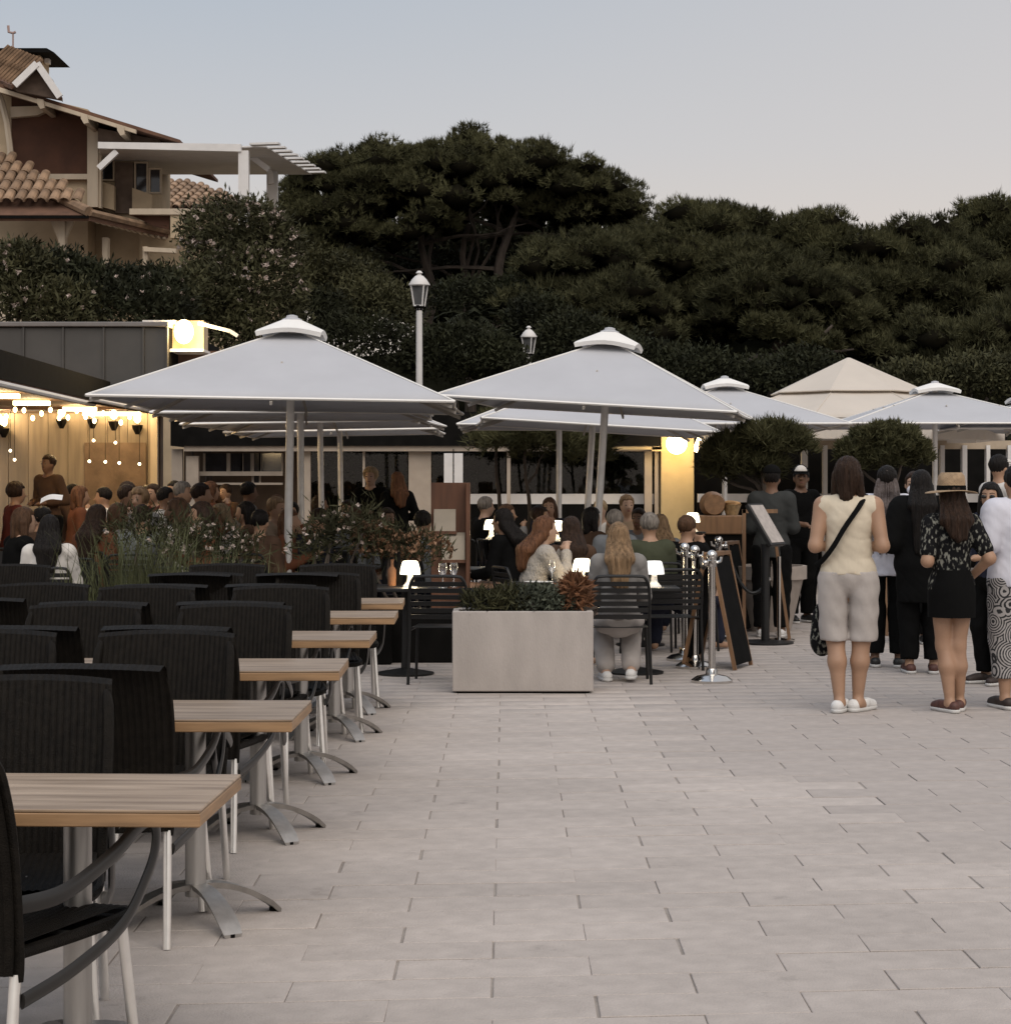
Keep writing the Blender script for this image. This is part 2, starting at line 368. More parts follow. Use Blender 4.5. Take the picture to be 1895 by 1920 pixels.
# the big umbrella pine
pine('umbrella_pine', 'broad umbrella pine with three bare trunks towering over the terrace', hz(860, 60),
     [(hz(800, 60), P(790, 430, 60), .20), (hz(850, 60.5), P(880, 420, 60.5), .17), (hz(920, 60), P(965, 410, 60), .22)],
     [pl(850, 368, 60, 2.9, 3, 1.35), pl(690, 378, 60, 2.4, 2.4, 1.3), pl(1010, 378, 60, 2.5, 2.5, 1.15), pl(600, 408, 60, 1.4, 2.2, 1.55),
      pl(1110, 398, 60, 1.25, 1.6, .75), pl(740, 413, 58.5, 1.9, 1.6, 1.0), pl(620, 488, 59, 1.5, 1.6, 1.3), pl(900, 328, 61, 2.4, 2, .95), pl(760, 313, 61, 1.6, 2, .6),
      pl(1050, 428, 62.5, 2.2, 1.2, 1.2), pl(870, 418, 63, 3.6, 1.2, 1.4), pl(560, 458, 60, .7, 1.5, 1.6), pl(680, 448, 58.5, 1.5, 1.4, .8), pl(1150, 423, 61, .6, .8, .4), pl(1080, 392, 60.5, 1.7, 1.6, .85), pl(960, 345, 60, 2.3, 2, 1.0)], 430, 0.56, 60, 0.19, 0.013, M_pine, branches=5, m=11)
RP = [  # right hand pines: px, top py, centre py, D, half width m, half height m
 ('low rounded pine with its foliage reaching down beside the umbrella pine', [(1090, 505, 50, 1.3, 1.0), (1040, 580, 49, .8, .9), (1150, 600, 49, 1.3, 1.2), (1200, 470, 51, 1.2, .8)], 300),
 ('bushy pine with upright candles in the middle of the tree line', [(1330, 430, 54, 1.5, .75), (1300, 520, 51, 1.5, 1.1), (1260, 600, 50, 1.3, 1.0), (1420, 450, 54, 1.3, .7)], 330),
 ('pine with spread-out boughs above the right hand parasols', [(1480, 560, 49, 1.5, .85), (1390, 590, 49, 1.1, .9), (1560, 600, 49, 1.0, .8), (1420, 500, 50, 1.2, .6)], 330),
 ('dense pine behind the tan marquee parasol', [(1560, 470, 53, 1.5, .9), (1640, 500, 52, 1.3, 1.0), (1500, 440, 55, 1.2, .6), (1620, 560, 51, 1.2, .9)], 330),
 ('pine with sparse twiggy underside near the right edge', [(1740, 470, 53, 1.5, .8), (1700, 560, 52, 1.2, 1.1), (1790, 540, 52, 1.2, .9)], 280),
 ('tallest of the right hand pines, cut off by the right edge', [(1870, 430, 55, 1.4, .95), (1915, 490, 54, 1.4, 1.5), (1850, 520, 55, 1.2, .9)], 280),
 ('low pine spreading at the right edge below the tall one', [(1840, 650, 48, 1.1, .8), (1760, 650, 48, .8, .7), (1900, 620, 49, 1.0, 1.0), (1690, 660, 48.5, .9, .6)], 240)]
for i, (lab, ls, n) in enumerate(RP):
    lobes = [pl(a, b + 26, D, w, w * .9, h) for a, b, D, w, h in ls]; c = ls[1]; bx = hz(c[0], c[2] + .6)
    pine('pine_tree', lab, bx, [(bx, P(ls[0][0], ls[0][1] + 30, ls[0][2]), .16)], lobes, int(n * .42), 0.52, 60, 0.19, 0.013, M_pine if i % 2 else M_pine2, branches=8, m=11)
bare = thing('pine_limb', 'bare dark curved pine bough hanging over the parasols', 'tree', hz(1440, 47.5))
b = MB(); bo = hz(1440, 47.5)
b.tube([Vector(q) - bo for q in (hz(1380, 47.5), P(1385, 690, 47.5), P(1420, 672, 47.5), P(1480, 668, 47.3), P(1530, 640, 47.2), P(1560, 610, 47.2))], [.14, .13, .11, .09, .07, .03], 7)
b.tube([Vector(q) - bo for q in (P(1480, 668, 47.3), P(1540, 662, 47), P(1600, 655, 47))], [.07, .05, .02], 6)
b.build('bough', M_bark, bare, smooth=True)
V, Fa = pine_foliage([(tuple(Vector(c) - bo), r) for c, r in (pl(1490, 640, 47, .5, .4, .2), pl(1540, 655, 47, .4, .4, .2), pl(1440, 615, 47, .5, .5, .25))], 22, .25, 20, .2, .02)
npmesh('crown', V, Fa, M_pine, bare)
# dark thicket filling the slope behind the pines
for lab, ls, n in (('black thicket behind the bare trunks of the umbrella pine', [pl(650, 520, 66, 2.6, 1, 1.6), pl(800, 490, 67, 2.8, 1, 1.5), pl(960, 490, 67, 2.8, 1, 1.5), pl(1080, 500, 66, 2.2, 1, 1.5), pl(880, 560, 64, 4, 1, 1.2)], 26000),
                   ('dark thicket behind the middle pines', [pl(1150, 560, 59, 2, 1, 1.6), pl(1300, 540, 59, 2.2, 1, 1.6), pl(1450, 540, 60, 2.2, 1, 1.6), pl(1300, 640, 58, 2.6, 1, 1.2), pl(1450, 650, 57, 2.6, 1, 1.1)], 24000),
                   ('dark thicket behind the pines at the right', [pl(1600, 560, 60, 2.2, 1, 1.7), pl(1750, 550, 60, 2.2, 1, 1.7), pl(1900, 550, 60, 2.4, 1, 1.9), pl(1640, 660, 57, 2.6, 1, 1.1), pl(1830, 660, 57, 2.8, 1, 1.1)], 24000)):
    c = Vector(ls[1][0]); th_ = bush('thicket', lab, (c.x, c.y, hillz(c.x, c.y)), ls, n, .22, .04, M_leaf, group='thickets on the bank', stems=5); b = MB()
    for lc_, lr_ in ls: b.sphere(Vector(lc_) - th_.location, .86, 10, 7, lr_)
    b.build('light_blocker', mat('blocker_dark', (.010, .009, .006), .95, spec=.0), th_)  # added dark solids stop sky light coming through the thicket
# shrubs on the slope
SH = [('tangled olive shrub on the bank left of the white street lamp', [pl(640, 560, 47, 1.3, 1, .9), pl(590, 520, 47, .9, 1, .6), pl(690, 600, 46, 1.2, 1, .9)], 9000, M_leaf2),
      ('dark shrub behind the leftmost parasol', [pl(560, 610, 44.5, 1.2, 1, .8), pl(660, 660, 44, 1.4, .8, .7)], 6000, M_leaf),
      ('clipped dome shrub just right of the white street lamp post', [pl(860, 670, 44.5, 1.3, 1, .65), pl(930, 690, 44.5, .7, .8, .4)], 8000, M_leaf),
      ('shaggy dark shrub under the umbrella pine trunks', [pl(880, 565, 50, 1.1, 1, .5), pl(960, 570, 50, 1.0, 1, .6), pl(1010, 610, 48, .8, .8, .7)], 7000, M_leaf),
      ('dark shrub between the second lamp and the parasol peak', [pl(1080, 650, 46, 1.0, .8, .7), pl(1180, 680, 45.5, 1.1, .8, .5)], 6000, M_leaf),
      ('low dark hedge of brush behind the small white parasol', [pl(1290, 700, 45, 1.1, .8, .5), pl(1400, 715, 45, 1.2, .8, .4), pl(1500, 700, 45.5, 1.0, .8, .45)], 7000, M_leaf),
      ('brush below the pines at the right edge', [pl(1720, 720, 45, 1.2, .8, .45), pl(1830, 715, 45, 1.1, .8, .5), pl(1920, 720, 45, 1, .8, .5)], 7000, M_leaf2)]
for lab, ls, n, mt in SH:
    c = Vector(ls[0][0]); bush('shrub', lab, (c.x, c.y + .2, hillz(c.x, c.y) if c.y > 44 else 0), ls, int(n * 1.5), .14, .026, mt, group='shrubs on the bank')
# small palm
pb = hz(880, 49); palm = thing('dwarf_palm', 'dwarf palm with drooping fronds in the dark bank beside the lamp', 'palm', pb)
hd = P(885, 600, 49) - pb
MB().tube([(0, 0, 0), hd * .5, hd], [.16, .14, .12], 8).build('trunk', M_bark, palm)
b = MB()
for i in range(26):
    a = i * 2.4; e = .9 - (i / 26) * 1.3; L = 1.25; prev = hd.copy(); d = Vector((math.cos(a) * math.cos(e), math.sin(a) * math.cos(e), math.sin(e)))
    pts = [hd + d * L * t + Vector((0, 0, -.75 * t * t)) for t in (0, .25, .5, .75, 1)]
    for j in range(4):
        sd = (pts[j + 1] - pts[j]).cross(Vector((0, 0, 1))).normalized()
        for k in range(4):
            q = pts[j].lerp(pts[j + 1], k / 4)
            for s in (-1, 1):
                tip = q + sd * s * .3 * (1 - .5 * j / 4) + (pts[j + 1] - pts[j]) * .7 + Vector((0, 0, -.06)); w = (pts[j + 1] - pts[j]) * .09
                b.add([q - w, q + w, tip], [(0, 1, 2)])
b.build('frond', M_leaf, palm)
# oleanders in front of the villa
OL = [('flowering oleander with pale blossoms in front of the pergola', [pl(440, 440, 38, 1.1, .8, .65), pl(420, 485, 38, .7, .8, .6), pl(500, 470, 38, .7, .7, .6), pl(470, 540, 37.5, 1.1, .8, .8)], 11000, 260),
      ('dark oleander below the tiled eaves with a few blossoms', [pl(190, 548, 36, .9, .8, .42), pl(110, 528, 36, .6, .8, .5), pl(280, 555, 36, .7, .8, .45), pl(230, 585, 35.5, 1.3, .8, .5)], 13000, 40),
      ('dark oleander at the left edge above the metal parapet', [pl(40, 510, 35, .5, .6, .5), pl(20, 570, 35, .9, .7, .6), pl(110, 585, 35, .8, .7, .5)], 9000, 46),
      ('leafy oleander between the roof lamp and the parasol peak', [pl(380, 560, 37, .9, .8, .6), pl(330, 560, 36.5, .6, .8, .5), pl(470, 610, 37.5, 1.1, .8, .7), pl(380, 640, 37, 1.3, .6, .6)], 11000, 30)]
for lab, ls, n, fl in OL:
    c = Vector(ls[0][0]); bush('oleander', lab, (c.x, c.y, 0), ls, n, .15, .022, M_leaf if n > 12000 else M_leaf2, fl, M_flw, .07, group='oleanders by the villa', stems=6)
# background hedge seen through the glazed terrace
hb = thing('hedge', 'tall dark hedge behind the glazed terrace', 'hedge', (X(1000, 40), 40, 0))
V, Fa = leaf_cloud([((-4 + 1.6 * i, 0, 1.3), (1.3, .7, 1.55)) for i in range(11)], 30000, .16, .045); npmesh('foliage', V, Fa, M_leaf, hb)
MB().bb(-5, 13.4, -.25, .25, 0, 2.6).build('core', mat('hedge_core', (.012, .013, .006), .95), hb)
# ------------------------------------------------------------------ villa
M_cream = mat('cream_render', (0.47, 0.365, 0.24), 0.85, var=0.1, scale=3, bump=0.15, bscale=60)
M_timber = mat('cream_timber', (0.50, 0.415, 0.31), 0.7, var=0.1, scale=5, stretch=(1, 1, .3))
M_white = mat('white_paint', (0.66, 0.64, 0.62), 0.6, var=0.06, scale=4)
M_oxide = mat('oxide_red_render', (0.075, 0.032, 0.018), 0.9, var=0.18, scale=3)
M_tile = mat('terracotta_tile', (0.24, 0.155, 0.095), 0.85, var=0.35, scale=6, objvar=0.25, bump=0.2)
M_tiled = mat('terracotta_bed', (0.12, 0.062, 0.038), 0.9, var=0.25, scale=4)
M_soffit = mat('soffit_board', (0.14, 0.10, 0.075), 0.85, var=0.2, scale=6)
M_dark = mat('dark_paint', (0.006, 0.0055, 0.005), 0.8, var=0.3, spec=0.08)
M_pane = mat('window_pane', (0.03, 0.03, 0.035), 0.08, var=0.2, spec=0.6)
VD = 42.0; VO = Vector((X(180, VD), VD, 0)); villa = thing('villa', 'cream and oxide red villa with tiled roofs and white rooftop pergola', 'house', VO)
def pp(b, pts, D, th): return b.prism([P(x, y, D) for x, y in pts], (0, th, 0))
def vbuild(b, name, mt, par=None, **k): return b.build(name, mt, par or villa, off=VO, **k)
b = MB(); pp(b, [(-60, 150), (165, 205), (165, 1000), (-60, 1000)], 42.6, 5); pp(b, [(165, 215), (262, 262), (262, 1000), (165, 1000)], 43.4, 4)
pp(b, [(262, 400), (520, 400), (520, 1000), (262, 1000)], 43.2, 3.6); vbuild(b, 'wall', M_cream)
b = MB(); pp(b, [(22, 176), (164, 222), (164, 328), (22, 328)], 42.52, .06); vbuild(b, 'wall_panel', M_oxide)['label'] = 'oxide red wall panel between timbers'
for x0, x1, y0, y1, D in ((164, 184, 228, 388, 42.42), (-40, 166, 326, 336, 42.44), (184, 190, 262, 390, 42.5)):
    b = MB(); pp(b, [(x0, y0), (x1, y0), (x1, y1), (x0, y1)], D, .16); vbuild(b, 'timber', M_timber)
b = MB(); b.tube([P(x, y, 42.3) for x, y in ((-14, 150), (4, 190), (14, 230), (20, 280), (22, 330))], .07, 6); vbuild(b, 'curved_brace', M_timber)
b = MB(); pp(b, [(20, 200), (20, 220), (70, 216), (98, 203), (95, 198)], 42.35, .2); vbuild(b, 'bracket', M_timber)
# main roof: slab falling to the right, verge board, purlin ends
roof = MB(); roof.prism([P(-40, 140, 41.6), P(20, 163, 41.6), P(338, 262, 41.6), P(338, 268, 41.6), P(20, 172, 41.6), P(-40, 150, 41.6)], (0, 5.5, 0)); rf = vbuild(roof, 'roof', M_tiled)
b = MB(); pp(b, [(-10, 160), (20, 170), (255, 243), (255, 250), (20, 178), (-10, 170)], 41.5, .1); vbuild(b, 'verge_board', M_timber, rf)
for x, y in ((70, 190), (152, 218), (220, 240)):
    b = MB(); pp(b, [(x, y - 6), (x + 12, y - 3), (x + 14, y + 12), (x + 6, y + 14), (x, y + 4)], 41.45, 1.1); vbuild(b, 'purlin', M_timber, rf)
b = MB(); pp(b, [(184, 240), (300, 262), (300, 268), (184, 268)], 42.2, 1.2); vbuild(b, 'soffit', M_soffit, rf)
# barrel tile mesh
tb = MB()
def tfn(u, v): a = PI * u; r = .115 - .02 * v; return (math.cos(a) * r, v * .46, math.sin(a) * r * .9)
tb.grid(tfn, 6, 1); tb.grid(lambda u, v: (math.cos(PI * u) * (.098 - .02 * v), v * .46, math.sin(PI * u) * (.098 - .02 * v) * .9), 6, 1)
o_ = len(tb.v)
tb.f += [(i * 2, i * 2 + 2, 14 + i * 2 + 2, 14 + i * 2) for i in range(6)]
tile_me = tb.mesh('tile', M_tile, smooth=False)
def tiles(par, o0, ax, up, nx, ny, keep, pitch=.235, row=.40):
    """rows of barrel tiles: o0 eave corner (relative to villa), ax along the eave, up the slope"""
    ax = Vector(ax).normalized(); up = Vector(up).normalized(); nz = ax.cross(up).normalized()
    for i in range(nx):
        for j in range(ny):
            q = Vector(o0) + ax * (i * pitch) + up * (j * row)
            if not keep(q): continue
            t = bpy.data.objects.new('tile', tile_me); COL.objects.link(t); t.parent = par
            m = Matrix((ax, up, nz)).transposed().to_4x4(); m.translation = q + nz * (.02 + .012 * random.random()); t.matrix_local = m @ Matrix.Rotation(random.uniform(-.03, .03), 4, 'Z')
# lower hipped roof
def rp_(x, y, D): return P(x, y, D) - VO
eL, eR, rL, rR = P(-60, 403, 40.2), P(168, 403, 40.2), P(-60, 300, 42.3), P(0, 326, 42.0)
lr = MB(); n_ = Vector((0, .03, -.12))
lr.prism([eL, eR, rR + Vector((.0, 0, 0)), rL], n_); lr.prism([eR, P(335, 440, 43.6), P(165, 385, 43.4), rR], n_)
low = vbuild(lr, 'lower_roof', M_tiled)
lo_e = eL - VO; upv = (rL - eL)
ex0, ex1, zr = eL.x - VO.x, eR.x - VO.x, (rR - VO)
hipd = (rR - eR)
def keep_low(q):
    t = (q.y - (eR.y - VO.y)) / hipd.y
    return q.x < (eR.x - VO.x) + hipd.x * min(1, t) + .02 and 0 <= t < .96
tiles(low, lo_e + Vector((0, -.1, .03)), (1, 0, 0), (.28, upv.y, upv.z + .12), 24, 6, keep_low)
b = MB(); b.tube([eR + Vector((0, -.05, .06)), (eR + rR) / 2 + Vector((0, -.02, .08)), rR + Vector((0, 0, .06))], .11, 8); b.tube([eR + Vector((0, -.02, .05)), P(335, 438, 43.6)], .08, 6); vbuild(b, 'hip_ridge', M_tile, low, smooth=True)
b = MB(); pp(b, [(-60, 404), (166, 404), (166, 409), (-60, 409)], 40.15, .12); vbuild(b, 'gutter', M_dark, low)
for i in range(13):
    x = 172 + i * 12; y = 409 + i * 3.1; D = 40.6 + i * .22
    b = MB(); pp(b, [(x, y), (x + 6, y + 1), (x + 6, y + 5), (x, y + 4)], D, .5); vbuild(b, 'rafter_end', M_timber, low)
for x0, x1, y0, y1, D in ((110, 122, 412, 470, 40.7), (192, 202, 445, 600, 41.5), (268, 277, 462, 600, 42), (-10, 40, 462, 640, 41.2)):
    b = MB(); pp(b, [(x0, y0), (x1, y0), (x1, y1), (x0, y1)], D, .25); vbuild(b, 'porch_post', M_timber)
b = MB(); pp(b, [(94, 412), (110, 412), (110, 452)], 40.75, .12); pp(b, [(122, 412), (140, 412), (122, 450)], 40.75, .12); vbuild(b, 'porch_brace', M_timber)
b = MB(); pp(b, [(270, 463), (330, 466), (330, 474), (270, 471)], 41.9, .2); vbuild(b, 'porch_beam', M_timber)
# dormer gable with chimney slab and vane
b = MB(); pp(b, [(20, 162), (70, 122), (112, 186), (30, 170)], 41.35, .2); vbuild(b, 'dormer_wall', M_soffit)
d0 = MB(); d0.prism([P(22, 160, 41.1), P(70, 118, 41.1), P(30, 100, 43.4), P(-50, 128, 43.4)], (0, .02, -.08)); d0.prism([P(70, 118, 41.1), P(118, 184, 41.1), P(100, 150, 43.4), P(30, 100, 43.4)], (0, .02, -.08)); dr = vbuild(d0, 'dormer_roof', M_tiled)
q0 = P(22, 159, 41.05) - VO; q1 = P(70, 117, 41.05) - VO; q2 = P(-50, 127, 43.4) - VO
tiles(dr, q0 + Vector((-.02, .05, .05)), (q2 - q0), (q1 - q0), 11, 2, lambda q: True, .23, .36)
b = MB(); b.bar(P(28, 160, 41.0), P(70, 119, 41.0), .06, .14); vbuild(b, 'bargeboard', M_white, dr); b = MB(); b.bar(P(70, 119, 41.02), P(113, 182, 41.02), .06, .14); vbuild(b, 'bargeboard', M_white, dr)
b = MB(); pp(b, [(-40, 98), (75, 98), (75, 150), (-40, 150)], 43.6, .9); ch = vbuild(b, 'chimney', M_cream)
b = MB(); pp(b, [(-40, 90), (88, 90), (102, 98), (-40, 98)], 43.3, 1.6); vbuild(b, 'cap', M_dark, ch)
b = MB(); pp(b, [(84, 98), (92, 98), (92, 118), (84, 118)], 43.9, .2); vbuild(b, 'cap_post', M_white, ch)
b = MB(); b.tube([P(25, 92, 43.9), P(25, 62, 43.9)], .02, 6); b.tube([P(16, 48, 43.9), P(17, 60, 43.9), P(25, 62, 43.9), P(30, 60, 43.9)], .03, 6); vbuild(b, 'weather_vane', mat('pink_metal', (.35, .24, .21), .5), ch)
# pergola and balcony
b = MB(); pp(b, [(184, 266), (452, 270), (452, 284), (184, 278)], 41.4, .14); vbuild(b, 'pergola_beam', M_white)
for i in range(17):
    x = 205 + i * 16.2
    b = MB(); b.prism([P(x, 273.4, 41.7), P(x + 2, 273.4, 41.7), P(x + 2, 275, 41.7), P(x, 275, 41.7)], Vector((.25, 3.3, 0))); vbuild(b, 'pergola_rafter', M_white)
zd = Z(272, 41.5); b = MB(); b.prism([(X(186, 41.5), 41.6, zd), (X(498, 41.5), 41.6, zd), (X(585, 45.3), 45.3, zd), (X(186, 45.3), 45.3, zd)], (0, 0, -.03)); vbuild(b, 'pergola_deck', M_white)
for i in range(9):
    t = i / 8; a = Vector((X(470, 41.5), 41.5, Z(271, 41.5))).lerp(Vector((X(560, 45.3), 45.3, Z(271, 41.5))), t); c = a + Vector((.62, -.1, .0))
    b = MB(); b.bar(a, c, .2, .04); vbuild(b, 'pergola_slat', M_white)
for x0, x1, y0, y1, D in ((447, 466, 282, 600, 41.45), (500, 520, 300, 600, 44.8)):
    b = MB(); pp(b, [(x0, y0), (x1, y0), (x1, y1), (x0, y1)], D, .2); vbuild(b, 'pergola_post', M_white)
for a, c, D in (((186, 316), (220, 284), 41.5), ((268, 330), (300, 306), 44.6), ((510, 345), (504, 308), 44.7), ((466, 290), (504, 318), 43)):
    b = MB(); b.bar(P(a[0], a[1], D), P(c[0], c[1], D), .12, .12); vbuild(b, 'pergola_brace', M_white)
b = MB(); pp(b, [(190, 340), (214, 348), (214, 394), (184, 386)], 42.9, .2); vbuild(b, 'balcony_wall', M_cream); b = MB(); pp(b, [(248, 352), (285, 365), (285, 396), (248, 396)], 43.1, .2); vbuild(b, 'balcony_wall', M_cream)
b = MB(); pp(b, [(216, 304), (250, 304), (250, 400), (216, 400)], 43.3, .08); dn = vbuild(b, 'door', M_soffit)
for x0, x1, y0, y1 in ((190, 212, 300, 336), (255, 275, 306, 360), (282, 300, 318, 360)):
    b = MB(); pp(b, [(x0, y0), (x1, y0), (x1, y1), (x0, y1)], 43.36, .04); w = vbuild(b, 'window', M_pane)
    b = MB(); 
    for u0, u1, v0, v1 in ((x0 - 3, x0, y0 - 3, y1 + 3), (x1, x1 + 3, y0 - 3, y1 + 3), (x0, x1, y0 - 3, y0), (x0, x1, y1, y1 + 3)): pp(b, [(u0, v0), (u1, v0), (u1, v1), (u0, v1)], 43.30, .1)
    vbuild(b, 'frame', M_timber, w)
b = MB(); pp(b, [(243, 391), (380, 391), (380, 402), (243, 402)], 41.9, .3); vbuild(b, 'balcony_rail', M_timber)
b = MB(); pp(b, [(320, 402), (343, 402), (343, 446), (320, 446)], 41.95, .3); vbuild(b, 'balcony_pier', M_cream)
b = MB(); pp(b, [(246, 403), (318, 403), (318, 430), (290, 424)], 42.1, .1); vbuild(b, 'balcony_panel', M_oxide)
# neighbour's roof
NO = Vector((X(360, 52), 52, 0)); nb = thing('neighbour_house', 'brown tiled hip roof of a house behind the pergola', 'house', NO)
b = MB(); b.bb(X(270, 52), X(490, 52), 52, 57, 0, Z(392, 52)); b.build('wall', M_soffit, nb, off=NO)
apx = P(355, 346, 54.5); e1, e2, e3, e4 = P(262, 394, 51.6), P(500, 400, 51.6), P(500, 400, 57.5), P(262, 394, 57.5)
b = MB(); rl = P(290, 345, 54.5); b.add([e1, e2, e3, e4, apx, rl], [(0, 1, 4, 5), (1, 2, 4), (2, 3, 5, 4), (3, 0, 5), (0, 3, 2, 1)]); nr = b.build('roof', M_tiled, nb, off=NO)
tiles(nr, e1 - NO + Vector((0, -.02, .03)), (1, 0, 0), (.32, apx.y - e1.y, apx.z - e1.z), 16, 8, lambda q: q.x < (apx.x - NO.x) + (e2.x - apx.x) * (1 - (q.y + .4) / 2.9) - .2)
b = MB(); b.tube([e2, apx], .1, 6); b.tube([rl, apx], .1, 6); b.build('hip_ridge', M_tile, nr, off=NO)
b = MB(); b.bb(X(300, 54), X(310, 54), 54.2, 54.6, Z(350, 54), Z(326, 54)); b.build('chimney', M_soffit, nr, off=NO)

# ------------------------------------------------------------------ left restaurant with metal parapet
M_zinc = mat('grey_metal_cladding', (0.062, 0.058, 0.052), 0.6, var=0.15, scale=2, objvar=0.06)
M_zincl = mat('parapet_coping', (0.17, 0.155, 0.145), 0.5, var=0.1)
M_board = mat('warm_wood_wall', (0.25, 0.20, 0.145), 0.75, var=0.25, scale=3, stretch=(3, 3, .3), objvar=.1)
M_ceil = mat('brown_ceiling', (0.14, 0.075, 0.045), 0.8, var=0.2)
M_alu = mat('brushed_aluminium', (0.42, 0.405, 0.385), 0.42, 0.9, var=0.12, scale=30, stretch=(1, 1, .1))
M_bulb = mat('bulb_glow', (1, .8, .45), .5, emit=((1.0, .74, .34), 9.0))
M_bulbw = mat('bulb_glow_white', (1, .9, .7), .5, emit=((1.0, .85, .58), 5.0))
RO = Vector((-6.5, 28, 0)); rest_ = thing('restaurant', 'left restaurant with grey metal parapet, wood wall and lit veranda', 'building', RO)
def rb(b, name, mt, par=None, **k): return b.build(name, mt, par or rest_, off=RO, **k)
PD = 27.0
b = MB(); b.bb(X(-60, PD), X(312, PD), PD + .05, PD + 5, Z(740, PD), Z(606, PD)); par_ = rb(b, 'parapet', M_dark)
xs = [-60, -14, 46, 120, 196, 270, 314]
for i in range(6):
    b = MB(); b.bb(X(xs[i] + 1.2, PD), X(xs[i + 1] - 1.2, PD), PD - .02, PD + .04, Z(745, PD), Z(614, PD)); rb(b, 'panel', M_zinc, par_, bevel=.008)
    b = MB(); b.bb(X(xs[i + 1], PD) - .012, X(xs[i + 1], PD) + .012, PD - .05, PD + .03, Z(745, PD), Z(614, PD)); rb(b, 'seam', M_zinc, par_)
b = MB(); b.bb(X(-60, PD), X(318, PD), PD - .08, PD + .3, Z(613, PD), Z(604, PD)); rb(b, 'coping', M_zincl, par_, bevel=.01)
# slab roof running towards the camera, with pale gutter edge
XG0, XG1 = -5.12, -5.40
b = MB(); b.prism([(XG0, 17, 2.62), (XG1, 26.9, 2.62), (-11, 26.9, 2.62), (-11, 17, 2.62)], (0, 0, .12)); rb(b, 'ceiling', M_ceil)
b = MB(); b.prism([(XG0 + .02, 17, 2.66), (XG1 + .02, 26.9, 2.66), (XG1 - .06, 26.9, 2.66), (XG0 - .06, 17, 2.66)], (0, 0, .30)); rb(b, 'fascia', M_dark)
b = MB(); b.tube([(XG0 + .06, 17, 2.60), (XG1 + .06, 25.6, 2.60)], .035, 8); rb(b, 'gutter', M_white, smooth=True)
b = MB(); b.tube([P(172, 748, 24.5), P(330, 779, 29.6)], .03, 8); b.tube([P(330, 770, 29), P(332, 790, 29)], .03, 6); rb(b, 'awning_bar', M_white, smooth=True)
b = MB(); b.prism([P(172, 752, 24.6), P(330, 780, 29.8), P(330, 772, 29.9), P(200, 735, 26.8)], (-.06, .0, -.02)); rb(b, 'awning', M_dark)
BD = 29.8
b = MB(); b.bb(-12, X(300, BD), BD + .06, BD + .3, 0, Z(770, BD)); bw = rb(b, 'back_wall', M_soffit)
x = -9.6; i = 0
while x < X(292, BD) - .1:
    w = min(.30, X(292, BD) - x); 
    b = MB(); b.bb(x + .004, x + w - .004, BD, BD + .05, .2, Z(775, BD)); rb(b, 'board', M_board, bw); x += w
b = MB(); b.bb(X(285, BD), X(298, BD), BD - .12, BD - .02, 0, Z(772, BD)); rb(b, 'corner_post', M_timber)
b = MB(); b.bb(X(160, BD), X(275, BD), BD - .05, BD - .01, .25, Z(830, BD)); br = rb(b, 'brick_panel', mat('brown_stone', (.16, .11, .075), .9, var=.3, scale=4, bump=.4))
for px_, py_ in ((-2, 797), (8, 803), (116, 786), (174, 786), (214, 790), (258, 797)):
    c = P(px_, py_, BD - .12) - RO
    s_ = MB().lathe([(.03, -.14), (.075, -.05), (.085, 0.0), (.06, 0.0)], c, 10).build('wall_lamp', M_dark, rest_, smooth=True)
    MB().sphere(c + Vector((0, 0, .10)), .055, 10, 8, (1, 1, 1.3)).build('bulb', M_bulb, s_, smooth=True)
    lamp('wall_lamp_light', c + Vector((0, -.12, .16)), 12, (1, .70, .36), rest_, .08)
b = MB(); b.bb(-10, X(280, 29.7), 29.4, 29.55, Z(768, 29.4), Z(755, 29.4)); rb(b, 'pelmet', M_ceil)
for px_, py_ in ((176, 826), (217, 830), (168, 865), (198, 866), (224, 868), (262, 870), (20, 845), (28, 862)):
    c = P(px_, py_, 28.6) - RO; s_ = MB().tube([c, (c.x, c.y, 2.62)], .004, 4).build('hanging_cord', M_dark, rest_)
    MB().sphere(c, .022, 8, 6).build('bulb', M_bulbw, s_, smooth=True)
for gi in range(17):
    c = P(-4 + gi * 16.5, 772 + 9 * math.sin(gi * 1.9) + gi * .8, 27.6) - RO; MB().sphere(c, .028, 8, 6, (1, 1, 1.4)).build('garland_bulb', M_bulb, rest_, smooth=True)
for px_, py_, D_ in ((60, 770, 24.5), (150, 765, 26.5), (0, 745, 22.5), (185, 772, 28.4), (235, 773, 28.4)):
    c = P(px_, py_, D_) - RO; c.z = 2.60 - RO.z
    MB().bb(c.x - .22, c.x + .22, c.y - .05, c.y + .05, c.z - .05, c.z).build('ceiling_light', M_bulb, rest_)
    lamp('ceiling_lamp_light', c + Vector((0, 0, -.12)), 22, (1, .70, .36), rest_, .1)
deck = MB().bb(-11, -3.1, 20.6, 31, 0.0, .22).build('terrace_deck', mat('deck_wood', (.16, .12, .085), .8, var=.25, scale=4, stretch=(1, 8, 1))); struct(deck)
